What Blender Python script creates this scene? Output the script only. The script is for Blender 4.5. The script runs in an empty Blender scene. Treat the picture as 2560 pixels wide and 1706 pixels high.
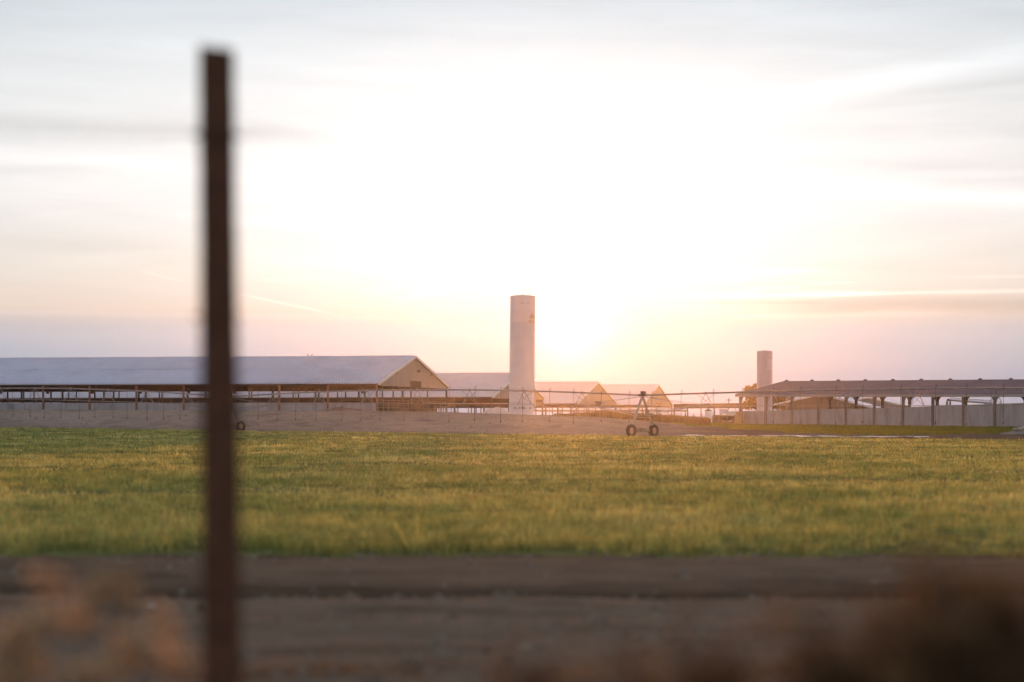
import bpy, math, random
import numpy as np
from mathutils import Vector, Matrix

random.seed(7)
rng = np.random.default_rng(7)
S = bpy.context.scene
C = S.collection
R = math.radians

# ------------------------------------------------------------------ camera
F = 6044.0            # focal length in pixels of the 2560 px wide photograph
HOR = 1045.0          # image row of the horizon
CZ = 1.7              # camera height above the field
cam_d = bpy.data.cameras.new('camera')
cam = bpy.data.objects.new('camera', cam_d)
C.objects.link(cam)
cam.location = (0, 0, CZ)
cam.rotation_euler = (R(90), 0, 0)
cam_d.sensor_width = 36.0
cam_d.lens = 36.0 * F / 2560.0
cam_d.shift_y = (HOR - 853.0) / 2560.0
cam_d.clip_start = 0.1
cam_d.clip_end = 20000
cam_d.dof.use_dof = True
cam_d.dof.focus_distance = 260.0
cam_d.dof.aperture_fstop = 1.1
S.camera = cam
S.render.resolution_x = 1024
S.render.resolution_y = 682
S.render.engine = 'CYCLES'
S.cycles.use_denoising = True
S.cycles.max_bounces = 6
S.cycles.diffuse_bounces = 3
S.cycles.glossy_bounces = 3
S.cycles.transmission_bounces = 4
S.cycles.volume_bounces = 0
S.cycles.sample_clamp_indirect = 6
S.view_settings.view_transform = 'Standard'
S.view_settings.look = 'None'
S.view_settings.exposure = 0.0
S.view_settings.gamma = 1.0

SUN_AZ = (1430 - 1280) / F
SUN_EL = R(2.2)

# ------------------------------------------------------------------ node helper
class NX:
    """a node socket with arithmetic"""
    def __init__(s, nt, sock): s.nt, s.s = nt, sock
    def _op(s, op, *a):
        n = s.nt.nodes.new('ShaderNodeMath'); n.operation = op
        for i, v in enumerate((s,) + a):
            if isinstance(v, NX): s.nt.links.new(v.s, n.inputs[i])
            else: n.inputs[i].default_value = float(v)
        return NX(s.nt, n.outputs[0])
    def __add__(s, o): return s._op('ADD', o)
    __radd__ = __add__
    def __sub__(s, o): return s._op('SUBTRACT', o)
    def __rsub__(s, o): return (s * -1.0) + o
    def __mul__(s, o): return s._op('MULTIPLY', o)
    __rmul__ = __mul__
    def __truediv__(s, o): return s._op('DIVIDE', o)
    def exp(s): return s._op('EXPONENT')
    def sqrt(s): return s._op('SQRT')
    def abs(s): return s._op('ABSOLUTE')
    def maxi(s, o): return s._op('MAXIMUM', o)
    def mini(s, o): return s._op('MINIMUM', o)
    def step(s, a, b):
        n = s.nt.nodes.new('ShaderNodeMapRange'); n.interpolation_type = 'SMOOTHSTEP'
        s.nt.links.new(s.s, n.inputs[0]); n.inputs[1].default_value = a; n.inputs[2].default_value = b
        n.inputs[3].default_value = 0; n.inputs[4].default_value = 1
        return NX(s.nt, n.outputs[0])
def comb(nt, x, y, z):
    n = nt.nodes.new('ShaderNodeCombineXYZ')
    for i, v in enumerate((x, y, z)):
        if isinstance(v, NX): nt.links.new(v.s, n.inputs[i])
        else: n.inputs[i].default_value = float(v)
    return NX(nt, n.outputs[0])
def noise(nt, vec, scale, detail=4, rough=0.55, dist=0.0):
    n = nt.nodes.new('ShaderNodeTexNoise')
    if vec is not None: nt.links.new(vec.s, n.inputs['Vector'])
    n.inputs['Scale'].default_value = scale; n.inputs['Detail'].default_value = detail
    n.inputs['Roughness'].default_value = rough; n.inputs['Distortion'].default_value = dist
    return NX(nt, n.outputs[0])
def ramp(nt, fac, stops, interp='LINEAR'):
    n = nt.nodes.new('ShaderNodeValToRGB'); cr = n.color_ramp; cr.interpolation = interp
    while len(cr.elements) > 1: cr.elements.remove(cr.elements[-1])
    for i, (p, c) in enumerate(stops):
        e = cr.elements[0] if i == 0 else cr.elements.new(p)
        e.position = p; e.color = tuple(c) + (1,)
    nt.links.new(fac.s, n.inputs[0])
    return NX(nt, n.outputs[0])
def vmath(nt, op, a, b=None, scale=None):
    n = nt.nodes.new('ShaderNodeVectorMath'); n.operation = op
    for i, v in enumerate((a, b)):
        if v is None: continue
        if isinstance(v, NX): nt.links.new(v.s, n.inputs[i])
        else: n.inputs[i].default_value = v
    if scale is not None:
        if isinstance(scale, NX): nt.links.new(scale.s, n.inputs[3])
        else: n.inputs[3].default_value = scale
    return NX(nt, n.outputs[0])

# ------------------------------------------------------------------ sky
def build_world():
    w = bpy.data.worlds.new('World'); S.world = w; w.use_nodes = True
    nt = w.node_tree; nt.nodes.clear()
    out = nt.nodes.new('ShaderNodeOutputWorld')
    tc = nt.nodes.new('ShaderNodeTexCoord')
    sp = nt.nodes.new('ShaderNodeSeparateXYZ'); nt.links.new(tc.outputs['Generated'], sp.inputs[0])
    x, y, z = (NX(nt, sp.outputs[i]) for i in range(3))
    az = x._op('ARCTAN2', y)
    el = z / ((x * x + y * y).sqrt().maxi(1e-4))            # tangent of the elevation
    px = az * (F * 1.008) + 1280.0                          # direction on a chart of the sky
    py = HOR - el * F
    # --- slow gradient with height
    k = 1.0 / 0.6
    st = [(0.0, (.28, .38, .53)), (.0165, (.30, .445, .60)), (.028, (.425, .535, .655)), (.0375, (.63, .635, .69)),
          (.0440, (.85, .74, .67)), (.060, (.93, .885, .825)), (.080, (.99, .98, .965)), (.098, (1.03, 1.03, 1.03)),
          (.125, (.96, .985, 1.0)), (.150, (.88, .93, .965)), (.175, (.745, .83, .90)), (.25, (.74, .82, .91)),
          (.42, (.82, .88, .99)), (.6, (.80, .87, 1.0))]
    warp = noise(nt, comb(nt, az * 5.0, el * 22.0, 0.3), 1.0, 3)
    base = ramp(nt, (el + (warp - 0.5) * 0.012) * k, [(min(p * k, 1.0), c) for p, c in st])
    off = (px - 1300.0) * (1 / 1300.0)
    base = vmath(nt, 'SCALE', base, None, 1.0 - (off * off).mini(1.5) * 0.10)
    # dimmer away from the sun
    back = az.abs().step(0.35, 2.2)
    base = vmath(nt, 'SCALE', base, None, 1.0 - back * 0.15)
    # --- thin cirrus
    c1 = noise(nt, comb(nt, px * 0.00095 + py * 0.0006, py * 0.0105 - px * 0.0006, 1.7), 1.0, 6, 0.55, 0.6)
    c2 = noise(nt, comb(nt, px * 0.0022 - py * 0.0006, py * 0.021 + px * 0.0016, 5.1), 1.0, 5, 0.6, 0.4)
    hi = py.step(860.0, 640.0)
    cir = ((c1 - 0.5) * 0.55 + (c2 - 0.5) * 0.25) * (hi * 0.75 + 0.25)
    mul = cir * 0.40 + 1.0
    # --- streaks (bright > 0, grey < 0), each a soft line on the chart of the sky
    def streak(x1, y1, x2, y2, wdt, amp, rag=0.6, taper=0.25):
        L = math.hypot(x2 - x1, y2 - y1); tx, ty = (x2 - x1) / L, (y2 - y1) / L
        rx, ry = px - x1, py - y1
        t = (rx * tx + ry * ty) * (1.0 / L)
        d = (ry * tx - rx * ty) + (c2 - 0.5) * (wdt * 3.0 * rag)
        q = d * (1.0 / wdt)
        m = (q * q * -1.0).exp() * t.step(0.0, taper) * t.step(1.0, 1.0 - taper)
        return m * amp
    ss = [streak(1500, 330, 3100, 60, 34, .16), streak(2150, 250, 2900, 190, 14, -.07), streak(2050, 275, 2700, 255, 10, -.03),
          streak(-900, 300, 860, 338, 25, -.15, .0, .12), streak(-700, 372, 620, 430, 22, .10, .4),
          streak(-700, 470, 420, 420, 14, -.07), streak(1750, 405, 2900, 440, 16, -.08),
          streak(2000, 470, 2900, 545, 20, .12), streak(2250, 462, 2800, 462, 10, -.07),
          streak(560, 730, 860, 792, 3.0, .14, .1, .3), streak(340, 678, 480, 714, 2.6, .07, .1, .3),
          streak(640, 704, 760, 699, 4, .05, .3), streak(740, 699, 900, 700, 3, .06, .3),
          streak(960, 760, 1240, 690, 12, .10, .8), streak(1640, 690, 2080, 676, 8, .18, .9),
          streak(1700, 706, 1900, 700, 4, .12, .5), streak(2000, 712, 2160, 709, 3, .10, .5),
          streak(1840, 725, 2020, 722, 4, .13, .5), streak(1660, 742, 2260, 738, 7, .26, .8),
          streak(1900, 742, 3000, 728, 5, .24, .5, .2), streak(2340, 700, 2800, 698, 4, .10, .5),
          streak(1780, 770, 3200, 762, 20, -.20, .5, .25), streak(1680, 795, 2500, 788, 6, .10, .9, .3),
          streak(1740, 757, 2100, 760, 4, -.12, .8), streak(1150, 690, 900, 740, 14, .05, .7),
          streak(-400, 785, 1150, 795, 7, .05, .5), streak(500, 640, 1500, 700, 20, .06, .5),
          streak(-500, 580, 700, 640, 30, -.05, .5), streak(200, 520, 1300, 610, 16, .05, .5)]
    for s_ in ss: mul = mul + s_
    base = vmath(nt, 'SCALE', base, None, mul)
    # --- glow of the sun behind the thin cloud, with the bank of haze lower down
    dx = (px - 1425.0) * (1 / 1.25); dy = py - 835.0
    r2 = dx * dx + dy * dy; r = r2.sqrt()
    bank = py.step(890.0, 780.0) * 0.9 + 0.1
    g1 = (r2 * (-1.0 / (2 * 58.0 ** 2))).exp() * .6
    g2 = (r * (-1.0 / 230.0)).exp() * 0.15 * bank
    r3 = ((px - 1380.0) * (px - 1380.0) * 0.30 + (py - 560.0) * (py - 560.0)) * (-1.0 / (2 * 230.0 ** 2))
    g3 = r3.exp() * 0.36 * bank
    glow = vmath(nt, 'ADD', vmath(nt, 'SCALE', comb(nt, 1.0, .86, .58), None, g1), vmath(nt, 'SCALE', comb(nt, 1.0, .84, .60), None, g2))
    glow = vmath(nt, 'ADD', glow, vmath(nt, 'SCALE', comb(nt, 1.0, .98, .93), None, g3))
    col = vmath(nt, 'ADD', base, glow)
    ground = el.step(-0.03, 0.0)
    col = vmath(nt, 'SCALE', col, None, ground * 0.75 + 0.25)
    bg = nt.nodes.new('ShaderNodeBackground'); bg.inputs[1].default_value = 1.0
    nt.links.new(col.s, bg.inputs[0])
    sky = nt.nodes.new('ShaderNodeTexSky'); sky.sky_type = 'NISHITA'; sky.sun_disc = False
    sky.sun_elevation = SUN_EL; sky.sun_rotation = SUN_AZ
    sky.air_density = 1.0; sky.dust_density = 1.5; sky.ozone_density = 1.5
    bs = nt.nodes.new('ShaderNodeBackground'); bs.inputs[1].default_value = 0.05
    nt.links.new(sky.outputs[0], bs.inputs[0])
    ad = nt.nodes.new('ShaderNodeMixShader'); ad.inputs[0].default_value = 0.93    # the veil of thin cloud lets a little clear sky through
    nt.links.new(bs.outputs[0], ad.inputs[1]); nt.links.new(bg.outputs[0], ad.inputs[2])
    nt.links.new(ad.outputs[0], out.inputs['Surface'])
    w.cycles.sampling_method = 'MANUAL'; w.cycles.sample_map_resolution = 1024
build_world()

sd = bpy.data.lights.new('sun', 'SUN'); sun = bpy.data.objects.new('sun', sd); C.objects.link(sun)
sd.energy = 4.0; sd.angle = R(1.5); sd.color = (1.0, 0.40, 0.14)
tv = Vector((-math.sin(SUN_AZ) * math.cos(SUN_EL), -math.cos(SUN_AZ) * math.cos(SUN_EL), -math.sin(SUN_EL)))
sun.rotation_euler = tv.to_track_quat('-Z', 'Y').to_euler()

# ------------------------------------------------------------------ materials
def new_mat(name):
    m = bpy.data.materials.new(name); m.use_nodes = True
    nt = m.node_tree; nt.nodes.clear()
    out = nt.nodes.new('ShaderNodeOutputMaterial')
    b = nt.nodes.new('ShaderNodeBsdfPrincipled')
    nt.links.new(b.outputs[0], out.inputs['Surface'])
    return m, nt, b, out
def pos(nt):
    g = nt.nodes.new('ShaderNodeNewGeometry'); return NX(nt, g.outputs['Position'])
def mapped(nt, vec, sc):
    return vmath(nt, 'MULTIPLY', vec, sc)
def mat(name, c1, c2=None, scale=1.0, rough=0.8, stretch=(1, 1, 1), bump=0.0, bscale=None, metal=0.0, spec=0.3, lo=0.3, hi=0.7, third=None):
    m, nt, b, out = new_mat(name)
    p = mapped(nt, pos(nt), stretch)
    n = noise(nt, p, scale, 6, 0.6)
    c2 = c2 or tuple(min(1, v * 1.25) for v in c1)
    stops = [(lo, c1), (hi, c2)]
    if third: stops = [(lo, c1), ((lo + hi) / 2, c2), (hi, third)]
    cr = ramp(nt, n, stops)
    nt.links.new(cr.s, b.inputs['Base Color'])
    b.inputs['Roughness'].default_value = rough
    b.inputs['Metallic'].default_value = metal
    b.inputs['Specular IOR Level'].default_value = spec
    if bump:
        bn = nt.nodes.new('ShaderNodeBump'); bn.inputs['Strength'].default_value = bump; bn.inputs['Distance'].default_value = 0.2
        n2 = noise(nt, p, bscale or scale * 3, 5, 0.6)
        nt.links.new(n2.s, bn.inputs['Height']); nt.links.new(bn.outputs[0], b.inputs['Normal'])
    return m
def leafmat(name, trans=0.5, tcol=(1, 1, 1), a=(.06, .1, .02), b2=(.12, .13, .03), scale=0.15, c3=None, attr=True):
    m = bpy.data.materials.new(name); m.use_nodes = True
    nt = m.node_tree; nt.nodes.clear()
    out = nt.nodes.new('ShaderNodeOutputMaterial')
    n = noise(nt, mapped(nt, pos(nt), (1, 0.55, 1)), scale, 6, 0.65)
    stops = [(0.36, a), (0.62, b2)] if c3 is None else [(0.34, a), (0.5, b2), (0.66, c3)]
    col = ramp(nt, n, stops)
    if attr:
        at = nt.nodes.new('ShaderNodeAttribute'); at.attribute_name = 'tint'
        col = vmath(nt, 'MULTIPLY', col, NX(nt, at.outputs['Vector']))
    d = nt.nodes.new('ShaderNodeBsdfDiffuse'); t = nt.nodes.new('ShaderNodeBsdfTranslucent')
    nt.links.new(col.s, d.inputs[0])
    tc = vmath(nt, 'MULTIPLY', col, tcol)
    nt.links.new(tc.s, t.inputs[0])
    mx = nt.nodes.new('ShaderNodeMixShader'); mx.inputs[0].default_value = trans
    nt.links.new(d.outputs[0], mx.inputs[1]); nt.links.new(t.outputs[0], mx.inputs[2])
    nt.links.new(mx.outputs[0], out.inputs['Surface'])
    return m

M = {}
M['roof'] = mat('galvanised_roof', (.46, .49, .60), (.58, .605, .71), 0.22, 0.6, (.6, .35, 1), spec=0.2, third=(.50, .525, .635))
M['roof_far'] = mat('galvanised_roof_far', (.54, .53, .61), (.66, .64, .69), 0.15, 0.6, spec=0.25)
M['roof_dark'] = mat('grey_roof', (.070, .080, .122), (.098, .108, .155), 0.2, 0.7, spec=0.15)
M['gable'] = mat('gable_cladding', (.30, .265, .225), (.37, .33, .28), 0.8, 0.7, (1, 1, .15))
M['gable_dark'] = mat('brown_cladding', (.15, .11, .085), (.21, .16, .125), 0.9, 0.8, (1, 1, .3))
M['trim'] = mat('light_trim', (.55, .53, .50), None, 2, 0.6)
M['steel_red'] = mat('oxide_steel', (.16, .075, .055), (.22, .11, .08), 1.5, 0.7)
M['steel_dark'] = mat('dark_steel', (.04, .03, .026), (.07, .05, .04), 1.5, 0.7)
M['fascia'] = mat('dull_fascia', (.26, .245, .25), (.31, .29, .29), .6, .6)
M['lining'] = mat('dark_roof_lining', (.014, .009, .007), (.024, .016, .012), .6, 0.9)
M['steel_grey'] = mat('grey_steel', (.12, .105, .10), (.17, .15, .14), 1.0, 0.7)
M['galv'] = mat('galvanised_pipe', (.17, .155, .155), (.25, .23, .23), 1.2, 0.5, spec=0.4)
M['rust'] = mat('rusty_iron', (.085, .037, .020), (.13, .058, .031), 14, 0.85, bump=.4, bscale=60)
M['concrete'] = mat('concrete', (.225, .23, .245), (.33, .335, .35), 0.5, 0.9, (1, 1, .25), bump=.15, bscale=3, third=(.20, .20, .205))
M['slab'] = mat('weathered_slab', (.24, .23, .22), (.36, .35, .33), 2.2, .9, bump=.4)
M['concrete_pale'] = mat('pale_concrete', (.48, .47, .45), (.58, .56, .53), 1.2, 0.9, bump=.3)
M['silo'] = mat('white_painted_silo', (.50, .50, .56), (.58, .575, .63), 0.25, 0.6, (1, 1, .12), spec=0.3)
M['silo_grey'] = mat('grey_painted_silo', (.33, .345, .44), (.39, .405, .50), 0.25, 0.6, (1, 1, .12), spec=0.35)
M['pale_panel'] = mat('pale_blue_panel', (.36, .38, .48), None, 0.5, 0.5)
M['gold_mark'] = mat('ochre_paint', (.42, .33, .22), None, 2, 0.7)
M['stain'] = mat('dark_stain', (.16, .13, .12), (.26, .22, .2), 3, 0.9)
M['white'] = mat('white_plastic', (.70, .70, .70), (.78, .78, .78), 1, 0.5)
M['black'] = mat('black_opening', (.02, .016, .012), (.03, .022, .016), 1, 0.9)
M['tyre'] = mat('tyre_rubber', (.028, .024, .022), (.06, .048, .04), 4, 0.9)
M['tan'] = mat('weathered_tan_boards', (.30, .19, .09), (.50, .33, .17), 1.2, 0.85, (3, 3, .25), third=(.26, .155, .08))
M['cow'] = mat('brown_hide', (.07, .042, .028), (.13, .08, .05), 0.8, 0.85)
M['bark'] = mat('bark', (.06, .045, .03), (.10, .075, .05), 3, 0.95)
M['rail'] = mat('pen_pipe', (.15, .12, .10), (.22, .18, .15), 1, 0.7)

# ------------------------------------------------------------------ mesh builder
WLOC = {}
class MB:
    def __init__(s): s.v = []; s.f = []
    def quad(s, *p):
        i = len(s.v); s.v += [tuple(q) for q in p]; s.f.append(tuple(range(i, i + len(p))))
    def hexa(s, p):                         # 8 points: bottom ring, top ring
        i = len(s.v); s.v += [tuple(q) for q in p]
        for f in ((3, 2, 1, 0), (4, 5, 6, 7), (0, 1, 5, 4), (1, 2, 6, 5), (2, 3, 7, 6), (3, 0, 4, 7)):
            s.f.append(tuple(i + k for k in f))
    def box(s, c, sz, ax=(1, 0)):
        c = Vector(c); a = Vector((ax[0], ax[1], 0)).normalized(); b = Vector((-a.y, a.x, 0)); u = Vector((0, 0, 1))
        hx, hy, hz = sz[0] / 2, sz[1] / 2, sz[2] / 2
        s.hexa([c + a * (sx * hx) + b * (sy * hy) + u * (q * hz) for q in (-1, 1) for sx, sy in ((-1, -1), (1, -1), (1, 1), (-1, 1))])
    def beam(s, p, q, w, h=None):
        p, q = Vector(p), Vector(q); h = h or w
        d = (q - p).normalized(); up = Vector((0, 0, 1)) if abs(d.z) < .95 else Vector((1, 0, 0))
        a = d.cross(up).normalized() * (w / 2); b = a.cross(d).normalized() * (h / 2)
        s.hexa([p - a - b, p + a - b, p + a + b, p - a + b, q - a - b, q + a - b, q + a + b, q - a + b])
    def tube(s, pts, rad, n=6, cap=True):
        pts = [Vector(p) for p in pts]; i0 = len(s.v)
        if not hasattr(rad, '__len__'): rad = [rad] * len(pts)
        for k, p in enumerate(pts):
            d = (pts[min(k + 1, len(pts) - 1)] - pts[max(k - 1, 0)]).normalized()
            up = Vector((0, 0, 1)) if abs(d.z) < .9 else Vector((0, 1, 0))
            a = d.cross(up).normalized(); b = a.cross(d).normalized()
            for j in range(n):
                t = 2 * math.pi * j / n
                s.v.append(tuple(p + (a * math.cos(t) + b * math.sin(t)) * rad[k]))
        for k in range(len(pts) - 1):
            for j in range(n):
                s.f.append((i0 + k * n + j, i0 + k * n + (j + 1) % n, i0 + (k + 1) * n + (j + 1) % n, i0 + (k + 1) * n + j))
        if cap:
            s.f.append(tuple(i0 + j for j in range(n))[::-1]); e = i0 + (len(pts) - 1) * n
            s.f.append(tuple(e + j for j in range(n)))
    def lathe(s, c, prof, n=32, axis=None):  # prof: (r, h) pairs along axis
        c = Vector(c); w = Vector(axis or (0, 0, 1)).normalized()
        a = w.cross(Vector((0, 0, 1)) if abs(w.z) < .9 else Vector((1, 0, 0))).normalized(); b = w.cross(a)
        i0 = len(s.v)
        for r, h in prof:
            for j in range(n):
                t = 2 * math.pi * j / n
                s.v.append(tuple(c + w * h + (a * math.cos(t) + b * math.sin(t)) * r))
        for k in range(len(prof) - 1):
            for j in range(n):
                s.f.append((i0 + k * n + j, i0 + k * n + (j + 1) % n, i0 + (k + 1) * n + (j + 1) % n, i0 + (k + 1) * n + j))
    def build(s, name, m, parent=None, smooth=False, loc=None):
        o0 = WLOC.get(parent.name, Vector((0, 0, 0))) if parent else Vector(loc or (0, 0, 0))
        me = bpy.data.meshes.new(name)
        me.from_pydata([(a - o0.x, b - o0.y, c - o0.z) for a, b, c in s.v], [], s.f)
        me.materials.append(m)
        if smooth: me.polygons.foreach_set('use_smooth', [True] * len(me.polygons))
        me.update()
        o = bpy.data.objects.new(name, me); C.objects.link(o)
        if parent:
            o.parent = parent; WLOC[o.name] = Vector(o0)
        else:
            o.location = o0; WLOC[o.name] = Vector(o0)
        return o
def thing(name, label, cat, loc, group=None):
    o = bpy.data.objects.new(name, None); C.objects.link(o); o.empty_display_size = 0.2
    o.location = loc; WLOC[o.name] = Vector(loc)
    return tag(o, label, cat, group)
def tag(o, label, cat, group=None):
    o['label'] = label; o['category'] = cat
    if group: o['group'] = group
    return o
def structure(o): o['kind'] = 'structure'; return o
def stuff(o, label, cat): tag(o, label, cat); o['kind'] = 'stuff'; return o
def copy_tree(o, parent=None):
    c = o.copy(); C.objects.link(c)
    if parent: c.parent = parent
    for ch in list(o.children): copy_tree(ch, c)
    return c
def P(px, py, D): return Vector(((px - 1280) / F * D, D, CZ + (HOR - py) / F * D))
def raw_mesh(name, V, Fc, m, tint=None, parent=None):
    me = bpy.data.meshes.new(name)
    nv, nf, k = len(V), len(Fc), Fc.shape[1]
    me.vertices.add(nv); me.vertices.foreach_set('co', np.ascontiguousarray(V, dtype=np.float32).ravel())
    me.loops.add(nf * k); me.loops.foreach_set('vertex_index', np.ascontiguousarray(Fc, dtype=np.int32).ravel())
    me.polygons.add(nf); me.polygons.foreach_set('loop_start', np.arange(0, nf * k, k, dtype=np.int32))
    if tint is not None:
        at = me.attributes.new('tint', 'FLOAT_COLOR', 'POINT')
        at.data.foreach_set('color', np.concatenate([tint, np.ones((nv, 1))], 1).astype(np.float32).ravel())
    me.materials.append(m); me.update(); me.validate()
    o = bpy.data.objects.new(name, me); C.objects.link(o)
    if parent: o.parent = parent
    WLOC[o.name] = Vector((0, 0, 0))
    return o

# ------------------------------------------------------------------ terrain
def ip(x, tab):
    return np.interp(x, [a for a, _ in tab], [b for _, b in tab])
def sstep(t): t = np.clip(t, 0, 1); return t * t * (3 - 2 * t)
T_DE = [(-3000, 380), (0, 300), (610, 271), (1080, 254), (1280, 246), (1605, 229), (2000, 212), (2560, 195), (5000, 150)]
T_YE = [(-3000, 1050), (0, 1068), (610, 1077.5), (1080, 1083), (1300, 1086), (1605, 1090), (2000, 1093.5), (2560, 1101), (5000, 1115)]
T_DP = [(-3000, 335), (0, 326), (1000, 326), (1300, 335), (1500, 338), (1700, 350), (1855, 388), (2100, 371), (2487, 345), (2560, 340), (5000, 240)]
T_YP = [(-3000, 1022), (0, 1024.5), (600, 1027), (1000, 1029), (1150, 1032), (1300, 1037), (1500, 1044), (1700, 1057), (1860, 1061.5), (2100, 1064), (2560, 1070), (5000, 1090)]
def vn(x, y, s, seed=0):                     # cheap smooth noise
    return (np.sin(x * 1.7 * s + seed) * np.cos(y * 1.3 * s + seed * 2.1) + np.sin(x * .83 * s - y * .67 * s + seed * 1.3) + .5 * np.sin(x * 3.1 * s + y * 2.7 * s + seed)) / 2.5
def height(x, y):
    x = np.asarray(x, float); y = np.asarray(y, float)
    D = np.maximum(y, 1.0)
    px = 1280 + F * x / np.maximum(D, 14.0)
    De, Ye, Dp, Yp = ip(px, T_DE), ip(px, T_YE), ip(px, T_DP), ip(px, T_YP)
    ze = CZ - (Ye - HOR) * De / F
    zf = ze * sstep((D - 70) / (De - 70))
    t = np.clip((D - De) / (Dp - De), 0, 1)
    left = sstep((1760 - px) / 300)
    g = left * (0.12 * t + 0.88 * sstep(t)) + (1 - left) * t
    yim = Ye + (Yp - Ye) * g
    zb = CZ - (yim - HOR) * D / F
    zp = CZ - (Yp - HOR) * Dp / F
    zfar = zp + (2.3 - zp) * sstep((D - Dp - 60) / 120) * sstep((1700 - px) / 120)
    zfar = zfar + (1.5 - zfar) * sstep((D - 740) / 150)
    z = np.where(D < De, zf, np.where(D < Dp, zb, zfar))
    z = z + np.where((D > De) & (D < Dp + 20), vn(x, y, .35, 2) * .07 + vn(x, y, 1.3, 5) * .03, 0) * np.minimum(1, np.abs(D - De) / 3) * (D < 420)
    # road verge, furrow and the low bank the fence stands on
    z = z - .16 * np.exp(-((D - 24.5 + .2 * vn(x, y, .4, 5)) / 1.0) ** 2) - .04 * np.exp(-((D - 19.2) / .35) ** 2) - .04 * np.exp(-((D - 21.2) / .35) ** 2) + .07 * np.exp(-((D - 27.6) / 1.3) ** 2)
    z = z + np.where(D < 32, vn(x, y, 1.6, 1) * .02 + vn(x, y, 5.3, 4) * .012, 0)
    z = z + 0.55 * (1 - sstep((y - 8.5) / 5.5))
    return z

def fan(name, d0, d1, nrow, ncol, m, umax=0.3, off=0.0, uw=None, logd=True, wet_shade=None):
    """sheet of ground between two distances (functions of the bearing), as seen from the fence"""
    us = np.concatenate([np.linspace(-1.0, -umax, 14)[:-1], np.linspace(-umax, umax, ncol), np.linspace(umax, 1.0, 14)[1:]]) if uw is None else np.linspace(uw[0], uw[1], ncol)
    px = 1280 + F * us
    a = d0(px) if callable(d0) else np.full_like(us, d0); b = d1(px) if callable(d1) else np.full_like(us, d1)
    t = np.linspace(0, 1, nrow)[:, None]
    D = a * (b / a) ** t if logd else a + (b - a) * t
    X = us[None, :] * D
    Z = height(X, D * 0.99999 if d1 is not None else D) + off
    V = np.stack([X, D, Z], -1).reshape(-1, 3)
    nc = len(us)
    i = np.arange(nrow - 1)[:, None] * nc + np.arange(nc - 1)[None, :]
    Fc = np.stack([i, i + 1, i + nc + 1, i + nc], -1).reshape(-1, 4)
    o = raw_mesh(name, V, Fc, m, None if wet_shade is None else np.repeat(wet_shade(np.broadcast_to(px[None, :], D.shape), D, X).reshape(-1, 1), 3, 1))
    o.data.polygons.foreach_set('use_smooth', [True] * len(o.data.polygons))
    return o
def soil(name, cols, scale, bump, bscale, stretch=(1, 1, 1), rough=.95, wet_shade=False):
    m = mat(name, cols[0], cols[1], scale, rough, stretch, bump, bscale, spec=0, third=cols[2] if len(cols) > 2 else None)
    if wet_shade:                                  # dampness and painted shade on the ground multiply its colour
        nt = m.node_tree; b = next(n for n in nt.nodes if n.type == 'BSDF_PRINCIPLED'); src = b.inputs['Base Color'].links[0].from_socket
        at = nt.nodes.new('ShaderNodeAttribute'); at.attribute_name = 'tint'
        nt.links.new(vmath(nt, 'MULTIPLY', NX(nt, src), NX(nt, at.outputs['Vector'])).s, b.inputs['Base Color'])
    return m
M['road'] = soil('gravel_road', [(.092, .066, .047), (.150, .112, .083), (.105, .075, .053)], 1.1, .5, 9, (.45, 1, 1))
M['furrow'] = soil('damp_soil', [(.088, .060, .042), (.148, .104, .073), (.104, .071, .049)], 1.2, .6, 8, (.35, 1, 1), wet_shade=True)
M['field'] = soil('crop_soil', [(.08, .085, .034), (.13, .135, .052)], .8, .4, 6)
M['bank'] = soil('dirt_bank', [(.130, .104, .086), (.225, .182, .152), (.160, .128, .106)], .30, .9, 1.8, (1, .5, 1), wet_shade=True)
M['verge'] = soil('verge_soil', [(.05, .065, .02), (.085, .09, .03)], .4, .4, 4)
M['plain'] = soil('plain', [(.17, .13, .10), (.24, .19, .15)], .02, .2, .3)
M['shoulder'] = soil('weedy_soil', [(.045, .034, .026), (.085, .065, .05), (.055, .041, .031)], 1.5, .6, 10)

# near ground (a level strip round the camera, then the fan begins)
gx, gy = np.meshgrid(np.linspace(-60, 60, 160), np.linspace(-40, 14.6, 90))
V = np.stack([gx, gy, height(gx, gy) - .004], -1).reshape(-1, 3)
i = np.arange(89)[:, None] * 160 + np.arange(159)[None, :]
structure(raw_mesh('roadside_ground', V, np.stack([i, i + 1, i + 161, i + 160], -1).reshape(-1, 4), M['shoulder']))
structure(fan('dirt_road', 14.0, 23.2, 50, 160, M['road']))
structure(fan('ditch', 23.2, lambda p: 29.6 + .25 * np.sin(p * .021) + .2 * np.sin(p * .067), 60, 240, M['furrow'], wet_shade=lambda p, D, X: (1 - .62 * np.exp(-((D - 24.7 + .3 * vn(X, D, .5, 3)) / .8) ** 2) - .35 * sstep((D - 28.3 + .5 * vn(X, D, .7, 4)) / 1.5)) * (1 + .18 * vn(X * .5, D, .9, 3))))  # damp furrow, plus the shadow of the grass edge painted into the soil
structure(fan('field', lambda p: 29.6 + .25 * np.sin(p * .021) + .2 * np.sin(p * .067), lambda p: ip(p, T_DE), 220, 240, M['field']))
structure(fan('dirt_bank', lambda p: ip(p, T_DE), lambda p: ip(p, T_DP), 90, 420, M['bank'], wet_shade=lambda p, D, X: (1 - .62 * sstep((p - 1560 + 60 * vn(X, D, .15, 3)) / 320)) * (1 + .16 * vn(X, D * .6, .12, 7)) * (1 - .22 * (1 - sstep((D - ip(p, T_DE)) / 18)))))
structure(fan('farmyard', lambda p: ip(p, T_DP), 900, 120, 300, M['bank'], wet_shade=lambda p, D, X: .85 - .4 * sstep((p - 1560) / 320)))
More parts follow.
